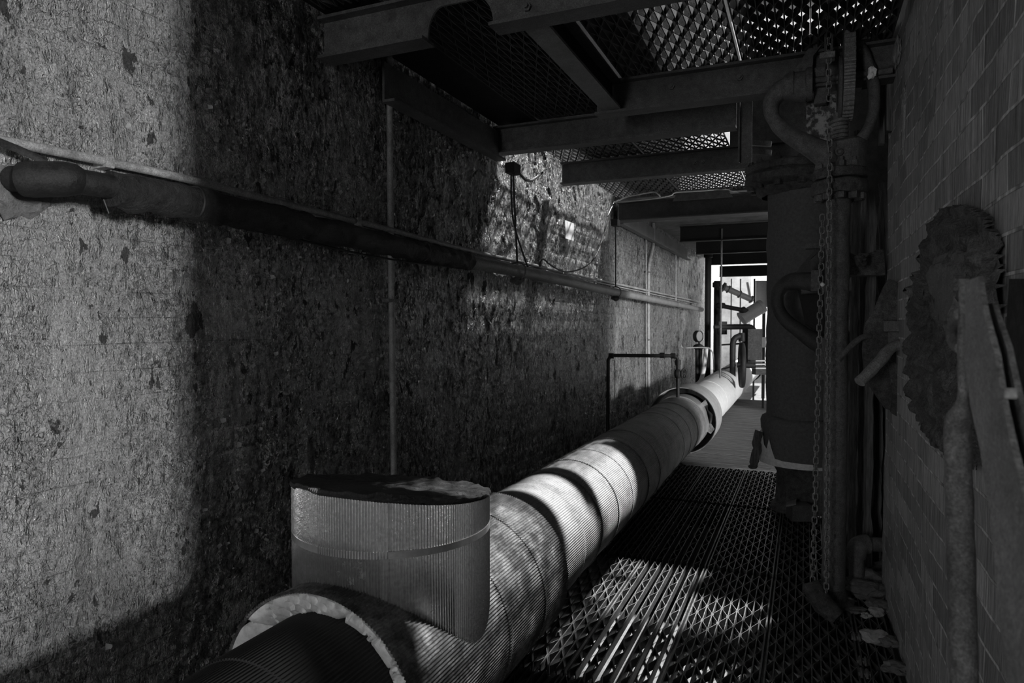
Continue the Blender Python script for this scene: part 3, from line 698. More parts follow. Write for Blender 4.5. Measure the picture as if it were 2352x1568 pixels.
# ------------------------------------------------------------------ tapped side pipe with valve
D = 6.4
sp = thing('side_pipe', 'black bent side pipe rising from the big pipe and turning to the left wall', 'pipe', tuple(atD(1557, 915, D)))
MB().tube([atD(1557, 921, D), atD(1557, 836, D)] + [atD(1557 - 10 + 10 * math.cos(a), 828 - 11 * math.sin(a), D) for a in (0, .5, 1.0, 1.57)] + [atD(1410, 816, D), atD(1402, 818, D), atD(1397, 826, D), atD(1396, 1006, D)], .0165, 14).build('tube', M['black'], sp)
for u, v, d_ in ((1521, 816, (1, 0, 0)), (1546, 817, (1, 0, 0)), (1557, 832, (0, 0, 1)), (1404, 817, (1, 0, 0))):
    c = atD(u, v, D); q = Vector(d_) * .022; MB().cyl(c - q, c + q, .026, 14).build('coupling', M['black'], sp)
vb = MB().blob(atD(1557, 858, D), (.035, .035, .05), 2, .15); vbo = vb.build('valve_body', M['black'], sp)
wc = atD(1571, 858, D - .0); MB().cyl(atD(1557, 858, D), wc, .01, 8).build('stem', M['black'], vbo)
hw = MB().torus(wc, RT + Vector((0, -.7, 0)), .05, .007, 24, 8)
for k in range(5):
    a = 2 * PI * k / 5; ax = (RT + Vector((0, -.7, 0))).normalized(); x = ax.orthogonal().normalized(); y = ax.cross(x); hw.bar(wc, wc + (x * math.cos(a) + y * math.sin(a)) * .05, .008, .006)
hw.build('handwheel', M['black'], vbo)

# ------------------------------------------------------------------ pillar pipe with its flange and footing
YP = 5.0
pl_ = atY(1757, 700, YP); pr = .235; pcx = pl_.x + pr + .012
pil = thing('pillar_pipe', 'thick upright clad pipe standing behind the chains, bolted flange on top', 'pipe', (pcx, YP, 0))
zt_ = atY(1810, 437, YP - .2).z; zb_ = atY(1800, 962, YP - .2).z; zc_ = atY(1800, 1068, YP - .2).z
m = MB(); nseg = 40; prof = [(pr, zb_ + (zt_ - zb_) * i / 30) for i in range(31)] + [(.05, zt_)]
m.lathe((pcx, YP, 0), (0, 0, 1), prof, 48); m.rough(.012, 7, 3); m.build('cladding', M['pillar'], pil)
m = MB().lathe((pcx, YP, 0), (0, 0, 1), [(.1, zc_), (.262, zc_), (.268, zc_ + .05), (.262, zc_ + .15), (.266, zc_ + .27), (.255, zb_ - .01), (.23, zb_ + .005), (.1, zb_ + .01)], 48); m.rough(.016, 9, 5); m.build('torn_wrap', M['pillar'], pil)
m = MB().lathe((pcx, YP, 0), (0, 0, 1), [(.255, zc_ - .012), (.266, zc_ - .01), (.268, zc_ + .008), (.262, zc_ + .012)], 60); m.rough(.006, 14, 8); m.build('wrap_edge', M['plaster'], pil, label='pale torn edge of the wrap')
def onwrap(u, v, r=.276):
    x = min(max(atY(u, v, YP - .2).x - pcx, -r * .995), r); return Vector((pcx + x, YP - math.sqrt(r * r - x * x), atY(u, v, YP - .2).z))
tp = MB(); up_ = [(1741, 1000), (1748, 985), (1754, 1024), (1760, 1032), (1766, 1008), (1772, 1030), (1780, 1052), (1800, 1056), (1840, 1060), (1868, 1063)]
for (u, v) in up_: tp.v += [onwrap(u, v), onwrap(u, 1064 + (u - 1741) * .06)]
tp.f = [(2 * i, 2 * i + 1, 2 * i + 3, 2 * i + 2) for i in range(len(up_) - 1)]
tp.build('torn_plaster', M['plaster'], pil, label='pale plaster showing where the wrap is torn')
m = MB().lathe((pcx, YP, 0), (0, 0, 1), [(.20, .0), (.20, .02), (.17, .05), (.16, .25), (.2, zc_)], 40); m.rough(.01, 12, 4); m.build('base', M['rust'], pil)
zf = atY(1810, 398, YP - .2).z; fcx = atY(1822, 390, YP).x
m = MB().lathe((fcx, YP, 0), (0, 0, 1), [(.2, zt_ - .01), (.23, zt_ + .01), (.24, zf - .06), (.30, zf - .04), (.31, zf - .03), (.31, zf + .012), (.30, zf + .02), (.295, zf + .028), (.31, zf + .035), (.31, zf + .075), (.295, zf + .085), (.22, zf + .105), (.0, zf + .12)], 64); m.rough(.008, 16, 6); fo = m.build('flange', M['rust'], pil)
for k in range(12):
    a = 2 * PI * k / 12 + .2; x, y = fcx + .27 * math.cos(a), YP + .27 * math.sin(a)
    MB().lathe((x, y, zf - .075), (0, 0, 1), [(0, 0), (.024, 0), (.026, .005), (.026, .034), (0, .034)], 6).build('bolt', M['rust'], fo)
    MB().lathe((x, y, zf + .075), (0, 0, 1), [(.024, 0), (.024, .03), (.014, .032), (.012, .05), (0, .05)], 6).build('bolt', M['rust'], fo)
# torn cloth strip at its foot
q = [atD(1745, 990, 4.6), atD(1738, 1010, 4.6), atD(1738, 1035, 4.6), atD(1732, 1062, 4.6), atD(1728, 1075, 4.62)]
tag(MB().tube(smooth_path(q, 4), [.03] * 16 + [.02], 8, flat=(.4, 1), jit=.2).build('torn_strip', M['timber']), 'torn strip of wrapping hanging left of the clad pipe foot', 'torn wrapping')
q = atZ(1836, 1192, .0); q = Vector((q.x, q.y, 0))
ft = thing('floor_bracket', 'small dark steel bracket on the grating at the clad pipe foot', 'bracket', tuple(q))
MB().obox(q + Vector((0, 0, .05)), (.06, .02, 0), (-.02, .05, 0), (0, 0, .05)).build('block', M['beam'], ft, smooth=False)
MB().obox(q + Vector((-.05, -.02, .105)), (.03, 0, 0.01), (0, .06, 0), (0, 0, .005)).build('top_plate', M['beampale'], ft, smooth=False)

# ------------------------------------------------------------------ geared sluice valve and stem
YV = 3.37
def pv(u, v, dy=0): return atY(u, v, YV + dy)
PXM = 1.98 / 1000        # metres per photo pixel at the valve
vt = pv(1928, 430); vf = Vector((pv(1926, 430).x, YV, 0))
gv = thing('geared_valve', 'rusty geared sluice valve head on the upright stem pipe, right of the passage', 'valve', (vf.x, YV, 0))
stem_r = 25 * PXM
m = MB(); m.tube([Vector((vf.x, YV, z)) for z in np.linspace(0.0, pv(1926, 440).z, 40)], stem_r, 24); m.rough(.006, 18, 1); m.build('stem_pipe', M['iron'], gv)
MB().lathe((vf.x, YV, 0), (0, 0, 1), [(.09, .0), (.09, .018), (.06, .022), (.055, .06), (stem_r, .07)], 24).build('foot_flange', M['rust'], gv)
def disc(u0, u1, v0, v1, name, mat, parent=gv, r_extra=0):
    a, b = pv(u0, (v0 + v1) / 2), pv(u1, (v0 + v1) / 2); z1, z0 = pv((u0 + u1) / 2, v0).z, pv((u0 + u1) / 2, v1).z
    cx = (a.x + b.x) / 2; r = (b.x - a.x) / 2
    m = MB().lathe((cx, YV, 0), (0, 0, 1), [(0, z0), (r - .006, z0), (r, z0 + .006), (r, z1 - .006), (r - .006, z1), (0, z1)], 40); m.rough(.005, 25, 3); return m.build(name, mat, parent), cx, r, z0, z1
d1, cx, r1, z0a, z1a = disc(1862, 1996, 418, 448, 'lower_flange', M['rust'])
d2, cx2, r2, z0b, z1b = disc(1866, 1994, 390, 413, 'upper_flange', M['rust'])
for k in range(10):
    a = 2 * PI * k / 10 + .35; x, y = cx + (r1 - .03) * math.cos(a), YV + (r1 - .03) * math.sin(a)
    MB().lathe((x, y, z0a - .026), (0, 0, 1), [(0, 0), (.019, 0), (.021, .004), (.021, .026)], 6).build('bolt', M['iron'], d1)
    MB().lathe((x, y, z1b), (0, 0, 1), [(.019, 0), (.019, .022), (.011, .024), (.01, .04), (0, .04)], 6).build('bolt', M['iron'], d2)
m = MB().lathe((pv(1944, 360).x, YV, 0), (0, 0, 1), [(.085, z1b - .005), (.08, z1b + .02), (.074, pv(1944, 372).z), (.08, pv(1944, 345).z), (.085, pv(1944, 330).z), (.06, pv(1944, 322).z), (0, pv(1944, 322).z)], 30); m.rough(.006, 16, 4); bon = m.build('bonnet', M['iron'], gv)
c = pv(1928, 349, -.08); MB().lathe(c, (0, -1, 0), [(.017, -.02), (.017, .008), (.012, .012), (.006, .004), (0, .004)], 14).build('plug', M['iron'], bon)
# yoke: two curved arms
La = [pv(1856, 202), pv(1822, 203), pv(1790, 212), pv(1772, 236), pv(1774, 266), pv(1792, 292), pv(1820, 314), pv(1856, 334), pv(1896, 356), pv(1925, 380)]
lr = [.062, .058, .046, .037, .033, .034, .038, .045, .058, .06]
P_ = smooth_path(La, 6); rr = np.interp(np.linspace(0, 9, len(P_)), range(10), lr).tolist()
m = MB().tube(P_, rr, 20); m.rough(.005, 18, 7); m.build('yoke_arm', M['iron'], gv)
Ra = [pv(1940, 355), pv(1968, 330), pv(1990, 302), pv(2003, 268), pv(2008, 232), pv(2007, 200), pv(2000, 165), pv(1986, 128), pv(1966, 90)]
m = MB().tube(smooth_path(Ra, 6), .024, 18); m.rough(.005, 18, 9); m.build('yoke_arm', M['iron'], gv)
# bearing barrel with its raised bands
a, b = pv(1806, 200), pv(1866, 200)
m = MB().lathe((a.x, YV, a.z), (1, 0, 0), [(.05, -.01), (.058, 0), (.06, .02), (.066, .03), (.06, .036), (.06, b.x - a.x - .03), (.072, b.x - a.x - .025), (.072, b.x - a.x), (.02, b.x - a.x)], 32); m.build('bearing_barrel', M['iron'], gv)
# triangular frame plate and top bar
fr = MB().prism([pv(1886, 84, -.02), pv(1899, 88, -.02), pv(1868, 128, -.02), pv(1866, 176, -.02), pv(1802, 190, -.02), pv(1834, 148, -.02), pv(1862, 102, -.02)], (0, .05, 0)); fr.build('frame_plate', M['iron'], gv, ang=.4)
m = MB().bar(pv(1850, 98), pv(1990, 76), .05, .042); m.rough(.004, 20, 2); m.build('top_bar', M['rust'], gv)
MB().obox(pv(1854, 98), (.02, 0, 0), (0, .035, 0), (0, 0, .022)).build('top_block', M['iron'], gv)
MB().obox(pv(1985, 82), (.022, 0, 0), (0, .035, 0), (0, 0, .028)).build('top_block', M['iron'], gv)
# cross shaft, spur gear and drive wheel
sh0, sh1 = pv(1862, 186), pv(2062, 172)
MB().cyl(sh0, Vector((sh1.x - .02, sh0.y, sh0.z + .0)), .014, 14).build('shaft', M['iron'], gv)
gc = pv(1947, 172); gr = 100 * PXM; gw = 11 * PXM
m = MB(); T = 46; n = T * 4
for xx in (-gw, gw):
    for k in range(n):
        a = 2 * PI * k / n; r = gr if (k % 4) in (0, 1) else gr - .014
        m.v.append(Vector((gc.x + xx, YV + math.cos(a) * r, gc.z + math.sin(a) * r)))
m.f += [(k, (k + 1) % n, n + (k + 1) % n, n + k) for k in range(n)] + [tuple(range(n)), tuple(range(2 * n - 1, n - 1, -1))]
m.build('spur_gear', M['ironpale'], gv, smooth=False)
dc = pv(1929, 205); m = MB().lathe((dc.x - .008, YV, dc.z), (1, 0, 0), [(0, 0), (70 * PXM - .004, 0), (70 * PXM, .004), (70 * PXM, .014), (0, .016)], 48); m.build('drive_wheel', M['iron'], gv)
# worm (stack of coils)
m = MB(); wx = pv(1928, 300).x; zz0, zz1 = pv(1928, 321).z, pv(1928, 276).z; pts = [(wx + .031 * math.cos(a), YV + .031 * math.sin(a), zz0 + (zz1 - zz0) * a / (5 * 2 * PI)) for a in np.linspace(0, 5 * 2 * PI, 110)]
m.tube(pts, .0085, 8); m.cyl((wx, YV, zz0 - .02), (wx, YV, zz1 + .03), .024, 16); m.build('worm', M['ironpale'], gv)
MB().obox(pv(1881, 170, .02), (.024, 0, 0), (0, .03, 0), (0, 0, .02)).build('shaft_block', M['iron'], gv)
MB().obox(pv(1884, 215, .05), (.026, 0, 0), (0, .02, 0), (0, 0, .05)).build('shaft_block', M['iron'], gv)
# flaking backing plate
bp = MB().prism([pv(1852, 236, .09), pv(1866, 226, .09), pv(1885, 222, .09), pv(1920, 216, .09), pv(1922, 300, .09), pv(1905, 345, .09), pv(1870, 335, .09), pv(1852, 300, .09)], (0, .02, 0))
tag(bp.build('backing_plate', M['peel'], smooth=False), 'pale flaking plate showing through the yoke of the geared valve', 'plate')
# chain guide
cg = thing('chain_guide', 'slotted steel guide channel hanging in front of the geared valve', 'chain guide', tuple(pv(1903, 136, -.1)))
for u in (1895.5, 1911): MB().bar(pv(u, -30, -.1), pv(u, 126, -.1), .008, .03, up=(0, 1, 0)).build('side_rail', M['iron'], cg)
MB().bar(pv(1903, -30, -.085), pv(1903, 126, -.085), .03, .004, up=(0, 1, 0)).build('back_strip', M['black'], cg)
MB().obox(pv(1900, 131, -.1), (.03, 0, 0), (0, .03, 0), (0, 0, .012)).build('guide_ring', M['ironpale'], cg)
# chains
def chain(label, u0, v0, u1, v1, dy, pitch, r=.0032, group='hand chains'):
    a, b = pv(u0, v0, dy), pv(u1, v1, dy); L = (a - b).length; n = int(L / pitch); t = thing('hand_chain', label, 'chain', tuple(b), group)
    lw, ll = pitch * .36, pitch * .62; proto = []
    for odd in (0, 1):
        pts = []
        for k in range(20):
            q = 2 * PI * k / 20; x = math.cos(q) * lw; z = (math.sin(q) * lw) + (ll - lw) * (1 if math.sin(q) > 0 else -1)
            pts.append(Vector((x, 0, z)) if not odd else Vector((x * .35, x * .94, z)))
        m = MB().tube(pts, r, 6, closed=True); me = bpy.data.meshes.new('link'); me.from_pydata([tuple(p) for p in m.v], [], m.f); me.shade_smooth(); me.materials.append(M['ironpale']); proto.append(me)
    first = None
    for i in range(n):
        o = bpy.data.objects.new('link', proto[i % 2]) if first is None or i < 2 else None
        if o is None: o = first.copy(); o.data = proto[i % 2]
        first = first or o; COL.objects.link(o); o.parent = t
        o.location = (a - b) * (1 - i / n) + Vector((R.uniform(-.0015, .0015), R.uniform(-.0015, .0015), 0))
    return t
chain('short hand chain running through the guide channel over the geared valve', 1903, -6, 1904, 238, -.112, .026)
chain('long slack hand chain hanging to the floor in front of the stem pipe', 1906, 300, 1898, 1400, -.16, .0255)
chain('second long hand chain hanging just left of the slack one, nearer the clad pipe', 1889, 500, 1866, 1372, -.12, .0262)

# wall bracket the shaft runs into
wb = thing('wall_bracket', 'dark timber and iron bracket fixing the valve shaft to the right brick wall', 'bracket', tuple(atY(2040, 250, 3.45)))
def q(u, v, y): return atY(u, v, y)
m = MB().obox(atY(2045, 172, 3.45), (.11, 0, .01), (0, .05, 0), (0, 0, .025)); m.rough(.006, 20, 3); m.build('cross_block', M['rust'], wb)
m = MB().prism([q(2030, 60, 3.5), q(2052, 58, 3.5), q(2060, 150, 3.5), q(2020, 150, 3.5), q(2010, 120, 3.5)], (0, .12, 0)); m.rough(.008, 14, 6); m.build('wedge', M['timber'], wb)
m = MB(); 
for (u0, u1, v0, v1, y) in ((2018, 2034, 185, 330, 3.5), (2036, 2056, 190, 300, 3.47), (2056, 2080, 180, 250, 3.45)):
    mm = MB().prism([q(u0, v0, y), q(u1, v0, y), q(u1 - 3, v1, y), q(u0 + 1, v1, y)], (0, .05, 0)); mm.rough(.006, 16, u0); mm.build('splint', M['timber'], wb)
tag(MB().blob(atX(2060, 122, XR - .004), (.014, .10, .055), 4, .5, 2.2).build('plaster_lump', M['stonepale']), 'pale lump of plaster above the wall bracket', 'plaster')
m = MB().blob(atX(2078, 275, XR - .004), (.008, .035, .14), 14, .5, 2.4); tag(m.build('plaster_strip', M['stonepale']), 'pale upright strip of plaster just under the wall bracket', 'plaster')
tag(MB().blob(atY(2003, 167, 3.33), (.016, .012, .022), 9, .7).build('paint_scrap', M['paper']), 'small white scrap of paint caught on the valve shaft', 'paint scrap')
# split timbers in the recess behind the stem
tb = [(1956, 1972, 300, 1210, 3.86), (1975, 1992, 455, 1250, 3.95), (1990, 2010, 440, 640, 3.78), (1994, 2012, 820, 1330, 3.9), (2012, 2032, 700, 1330, 3.98), (2016, 2040, 420, 760, 4.05)]
for k, (u0, u1, v0, v1, y) in enumerate(tb):
    m = MB(); a, b = atY(u0, 700, y).x, atY(u1, 700, y).x; zt1, zb1 = atY(u0, v0, y).z, 0.0; n = 24
    for i in range(n + 1):
        z = zb1 + (zt1 - zb1) * i / n; j1, j2 = R.uniform(-.006, .006), R.uniform(-.006, .006)
        m.v += [Vector((a + j1, y, z)), Vector((b + j2, y, z)), Vector((b + j2, y + .04, z)), Vector((a + j1, y + .04, z))]
    for i in range(n):
        p = i * 4
        for e in range(4): m.f.append((p + e, p + (e + 1) % 4, p + 4 + (e + 1) % 4, p + 4 + e))
    m.f += [(3, 2, 1, 0), (n * 4, n * 4 + 1, n * 4 + 2, n * 4 + 3)]
    tag(m.build('split_timber', M['timber'], smooth=False), 'splintered upright timber in the recess behind the stem pipe, ' + ['nearest the stem', 'second from the stem', 'high one in the middle', 'low one in the middle', 'low one by the wall edge', 'high one by the wall edge'][k], 'timber', 'splintered timbers')
# collar block tying stem and timbers half way down
m = MB().prism([pv(1950, 580, .2), pv(1975, 590, .2), pv(2012, 575, .2), pv(2030, 572, .2), pv(2032, 630, .2), pv(1950, 634, .2)], (0, .1, 0)); m.rough(.008, 12, 5)
tag(m.build('tie_block', M['rust']), 'rough iron block tying the stem pipe to the recess timbers', 'iron block')
m = MB().blob(pv(1978, 596, .1), (.026, .03, .026), 12, .6, 2.2); tag(m.build('mortar_lump', M['rust']), 'small rough lump lodged on the iron tie block', 'mortar lump')

# ------------------------------------------------------------------ second valve yoke, before the clad pipe
Y2 = 4.35
def p2(u, v, dy=0): return atY(u, v, Y2 + dy)
v2 = thing('yoke_valve', 'smaller dark valve yoke behind the chains, in front of the clad pipe', 'valve', (p2(1880, 800).x, Y2, p2(1880, 790).z))
La = [p2(1868, 648), p2(1835, 645), p2(1802, 654), p2(1786, 680), p2(1788, 708), p2(1804, 734), p2(1832, 757), p2(1866, 780), p2(1896, 800)]
lr = [.062, .056, .046, .038, .036, .038, .042, .05, .055]
P_ = smooth_path(La, 6); rr = np.interp(np.linspace(0, 8, len(P_)), range(9), lr).tolist()
m = MB().tube(P_, rr, 18); m.rough(.005, 16, 2); m.build('yoke_arm', M['beamdark'], v2)
Ra = [p2(1952, 640), p2(1968, 655), p2(1976, 690), p2(1968, 720), p2(1950, 745), p2(1930, 770), p2(1900, 800)]
MB().tube(smooth_path(Ra, 5), .03, 16).build('yoke_arm', M['iron'], v2)
MB().prism([p2(1874, 570, -.03), p2(1878, 580, -.03), p2(1862, 594, -.03), p2(1862, 640, -.03), p2(1815, 644, -.03), p2(1838, 612, -.03)], (0, .05, 0)).build('frame_plate', M['beamdark'], v2)
MB().bar(p2(1850, 566), p2(1950, 564), .05, .03).build('top_bar', M['iron'], v2)
MB().obox(p2(1872, 645, -.05), (.022, 0, 0), (0, .03, 0), (0, 0, .06)).build('shaft_block', M['iron'], v2)
MB().cyl(p2(1840, 665), p2(1960, 655), .03, 14).build('shaft', M['iron'], v2)
MB().prism([p2(1832, 664, .06), p2(1892, 660, .06), p2(1892, 775, .06), p2(1850, 745, .06)], (0, .02, 0)).build('dark_opening_sheet', M['black'], v2)  # black sheet put in as the dark opening behind the yoke
MB().lathe((p2(1896, 800).x, Y2, p2(1896, 870).z), (0, 0, 1), [(.08, 0), (.09, .02), (.06, .05), (.055, .24), (.0, .25)], 20).build('bonnet', M['iron'], v2)
tag(MB().blob(pv(1889, 653, -.14), (.008, .008, .01), 21, .5, sub=2).build('paint_scrap', M['paper']), 'tiny white scrap stuck on the long chain at mid height', 'paint scrap')

# ------------------------------------------------------------------ rusty bracket on the end of the right wall
hb = thing('hook_bracket', 'rusty bracket with bent rods on the ragged end of the right brick wall', 'bracket', tuple(atX(2050, 950, XR - .02)))
def w(u, v, o=.02): return atX(u, v, XR - o)
def h3(u, v, y=3.2): return atY(u, v, y)
m = MB().prism([h3(2042, 640), h3(2062, 650), h3(2072, 700), h3(2066, 735), h3(2082, 770), h3(2086, 850), h3(2072, 905), h3(2058, 945), h3(2030, 935), h3(2008, 900), h3(1990, 870), h3(1984, 800), h3(1988, 745), h3(2006, 715), h3(2020, 690), h3(2030, 660)], (0, .05, 0)); m.rough(.012, 10, 3); m.build('plate', M['rust'], hb)
m = MB().prism([h3(2040, 830, 3.14), h3(2072, 840, 3.14), h3(2080, 920, 3.14), h3(2078, 950, 3.14), h3(2066, 962, 3.14), h3(2046, 950, 3.14), h3(2050, 900, 3.14)], (0, .04, 0)); m.rough(.008, 16, 4); m.build('blade', M['rust'], hb)
MB().obox(h3(2054, 749, 3.13), (.04, .0, 0), (0, .03, 0), (0, 0, .021)).build('bolt_head', M['iron'], hb)
MB().bar(h3(2056, 762, 3.14), h3(2056, 800, 3.14), .05, .02, up=(0, 1, 0)).build('bolt_shank', M['iron'], hb)
m = MB().tube(smooth_path([h3(2086, 794, 3.1), h3(2062, 793, 3.07), h3(2045, 800, 3.05), h3(2026, 823, 3.0), h3(2000, 852, 2.97), h3(1974, 877, 2.94)], 6), .0225, 16); m.rough(.004, 25, 2); m.build('bent_rod', M['ironpale'], hb, label='thick pale bent rod')
m = MB().tube(smooth_path([h3(1998, 772, 3.2), h3(1975, 777, 3.17), h3(1952, 797, 3.14), h3(1924, 828, 3.1)], 6), .012, 12); m.rough(.003, 25, 3); m.build('bent_rod', M['iron'], hb)
# corroded casting nearer, flat on the right wall
cc = thing('corroded_casting', 'large corroded casting hanging on the right brick wall, furred with rust', 'casting', tuple(w(2190, 1100)))
out = [(2150, 500), (2165, 478), (2200, 470), (2240, 480), (2268, 500), (2290, 560), (2300, 640), (2306, 760), (2312, 900), (2296, 1000), (2262, 1080), (2216, 1085), (2180, 1058), (2160, 1040), (2138, 1000), (2118, 965), (2104, 920), (2098, 860), (2100, 780), (2106, 700), (2110, 640), (2130, 600), (2140, 560)]
import bmesh as _bm
def slab(poly, X, th, seed, amp, fr, name, mat, parent, n=46):
    """an irregular lumpy plate on the wall: fills the outline with a fine grid, domed and pitted"""
    P = [atX(u, v, X) for u, v in poly]; yy = [p.y for p in P]; zz = [p.z for p in P]
    def inside(y, z):
        c = False; j = len(P) - 1
        for i in range(len(P)):
            if (P[i].z > z) != (P[j].z > z) and y < (P[j].y - P[i].y) * (z - P[i].z) / (P[j].z - P[i].z) + P[i].y: c = not c
            j = i
        return c
    m = MB(); idx = {}; dy = (max(yy) - min(yy)) / n; nz = int((max(zz) - min(zz)) / dy) + 1
    ins = {(i, j) for i in range(n + 1) for j in range(nz + 1) if inside(min(yy) + i * dy, min(zz) + j * dy)}
    def vert(i, j):
        if (i, j) not in idx:
            y, z = min(yy) + i * dy, min(zz) + j * dy
            dep = 1.0 if all((i + a, j + b) in ins for a in (-3, 0, 3) for b in (-3, 0, 3)) else (.6 if (i, j) in ins else 0)
            h = th * dep * (1 + amp * mnoise.noise((y * fr, z * fr, seed)) + amp * .6 * mnoise.noise((y * fr * 3, z * fr * 3, seed + 4)))
            if (i, j) not in ins:
                bd_, by, bz = 9, y, z
                for k in range(len(P)):
                    a, b = P[k - 1], P[k]; ey, ez = b.y - a.y, b.z - a.z; tt = max(0, min(1, ((y - a.y) * ey + (z - a.z) * ez) / max(1e-9, ey * ey + ez * ez)))
                    qy, qz = a.y + ey * tt, a.z + ez * tt; dd = (qy - y) ** 2 + (qz - z) ** 2
                    if dd < bd_: bd_, by, bz = dd, qy, qz
                idx[(i, j)] = len(m.v); m.v.append(Vector((X + .01, by, bz + .004 * mnoise.noise((by * 40, bz * 40, 2))))); return idx[(i, j)]
            idx[(i, j)] = len(m.v); m.v.append(Vector((X + .02 - h, y + .3 * dy * mnoise.noise((i * .9, j * .9, 1)), z + .3 * dy * mnoise.noise((i * .9, j * .9, 7)))))
        return idx[(i, j)]
    for (i, j) in ins: m.f.append((vert(i, j), vert(i, j + 1), vert(i + 1, j + 1), vert(i + 1, j)))
    return m.build(name, mat, parent, ang=1.0)
slab(out, XR - .02, .045, 3, .7, 14, 'body', M['rust'], cc, 120)
slab([(2138, 620), (2150, 590), (2180, 575), (2215, 580), (2222, 640), (2215, 720), (2200, 770), (2170, 760), (2150, 700)], XR - .055, .035, 8, .25, 9, 'boss', M['iron'], cc, 56)
MB().lathe(w(2118, 672, .07), (-1, -.3, 0), [(.03, -.03), (.034, 0), (.03, .008), (.02, .004), (.016, -.01)], 20).build('eye', M['rust'], cc)
# near lever: upright pipe with thinner upper rod and two slanting arms
nl = thing('near_lever', 'out-of-focus iron lever frame at the right edge, an upright bar joined by a slanting arm', 'lever', tuple(atX(2210, 1600, XR - .10)))
def g(u, v, o=.09): return atX(u, v, XR - o - .08)
m = MB().tube(smooth_path([g(2216, 640), g(2213, 720), g(2212, 840), g(2211, 930), g(2200, 985), g(2202, 1060), g(2206, 1250), g(2212, 1450), g(2216, 1640)], 6), [.0058] * 18 + [.0072, .0095, .012, .0138, .0146, .015] + [.015] * 25, 18); m.rough(.002, 25, 2); m.build('upright_bar', M['iron'], nl)
def arm(pts, wpx, o, name, mat, th=.02):
    L = [g(u - wpx[i] / 2, v, o) for i, (u, v) in enumerate(pts)]; Rr = [g(u + wpx[i] / 2, v, o) for i, (u, v) in enumerate(pts)]; m = MB(); n = len(pts)
    for a, b in zip(L, Rr): m.v += [a, b, b + Vector((th, 0, 0)), a + Vector((th, 0, 0))]
    for i in range(n - 1):
        p = i * 4
        for e in range(4): m.f.append((p + e, p + (e + 1) % 4, p + 4 + (e + 1) % 4, p + 4 + e))
    m.f += [(3, 2, 1, 0), ((n - 1) * 4, (n - 1) * 4 + 1, (n - 1) * 4 + 2, (n - 1) * 4 + 3)]; m.rough(.004, 18, 5); return m.build(name, mat, nl, ang=.9)
arm([(2232, 640), (2240, 720), (2252, 820), (2268, 930), (2285, 1030), (2310, 1150), (2335, 1300), (2360, 1460), (2380, 1600)], [26, 50, 70, 78, 78, 90, 110, 120, 120], .10, 'slanting_arm', M['ironpale'], .005)
arm([(2262, 700), (2285, 800), (2310, 900), (2330, 980), (2350, 1060), (2380, 1180)], [40, 55, 60, 62, 66, 70], .085, 'slanting_arm', M['ironpale'], .005)
m = MB().bar(g(2292, 905, .12), g(2322, 903, .12), .008, .008); m.build('rivet_strip', M['ironpale'], nl)
m = MB().tube(smooth_path([g(2206, 720), g(2190, 745), g(2186, 765), g(2194, 790), g(2208, 800)], 4), .0075, 12); m.build('lug', M['iron'], nl)
# dark board at the extreme edge
tag(MB().prism([atX(2338, 640, XR - .02), atX(2368, 640, XR - .02), atX(2400, 1010, XR - .02), atX(2344, 990, XR - .02), atX(2330, 760, XR - .02)], (-.012, 0, 0)).build('dark_board', M['black'], smooth=False), 'dark flat board fixed to the right wall at the very edge of view', 'board')

# ------------------------------------------------------------------ rubble, elbow, clips
eb = thing('pipe_elbow', 'old iron pipe elbow in the rubble at the end of the right wall', 'pipe elbow', tuple(atY(1965, 1335, 3.55)))
c = [atY(1968, 1335, 3.6), atY(1967, 1290, 3.6), atY(1966, 1272, 3.6), atY(1970, 1256, 3.6), atY(1982, 1249, 3.62), atY(2000, 1249, 3.64), atY(2034, 1251, 3.68)]
MB().tube(smooth_path(c, 5), .034, 20).build('tube', M['iron'], eb)
MB().tube(smooth_path([atY(1966, 1277, 3.6), atY(1970, 1257, 3.6), atY(1982, 1250, 3.62), atY(1992, 1249, 3.63)], 5), .045, 20).build('elbow_socket', M['iron'], eb)
stones = [(1988, 1368, .085, .045, 'large angular stone in front of the rubble heap', 'stone'), (1975, 1350, .07, .03, 'dark stone under the pipe elbow', 'stone'), (2013, 1350, .09, .05, 'wide dark stone at the top of the rubble heap', 'stone'),
          (2014, 1412, .03, .02, 'small pale stone in front of the large angular one', 'stonepale'), (2044, 1405, .05, .03, 'dark stone against the foot of the right wall', 'stone'), (2008, 1472, .05, .028, 'pale broken stone lying alone on the grating', 'stonepale'),
          (2036, 1480, .045, .018, 'flat dark stone touching the pale broken one', 'stone'), (1990, 1418, .02, .012, 'little chip beside the small pale stone', 'stonepale'), (1950, 1383, .025, .015, 'little stone at the foot of the stem pipe', 'stone'),
          (2026, 1318, .05, .04, 'rough stone jammed behind the pipe elbow', 'stone'), (2075, 1545, .045, .02, 'stone by the wall at the bottom of the picture', 'stone'), (1995, 1325, .03, .03, 'broken lump below the elbow bend', 'stone'),
          (1965, 1405, .045, .012, 'flat slate lying before the rubble heap', 'stone'), (2022, 1375, .06, .04, 'middle stone of the rubble heap, leaning on the right wall', 'stone')]
for k, (u, v, s, hh, lab, mt) in enumerate(stones):
    p = atZ(u, v, 0.0); p.y = min(p.y, 3.95); p.x = min(p.x, .60 if p.y > 3.66 else XR - s * .6)
    tag(MB().blob((p.x, p.y, hh * .62), (s, s * .75, hh), k + 3, .55, 1.5, 3, cut=-.62).build('stone', M[mt], ang=.35), lab, 'stone', 'rubble')
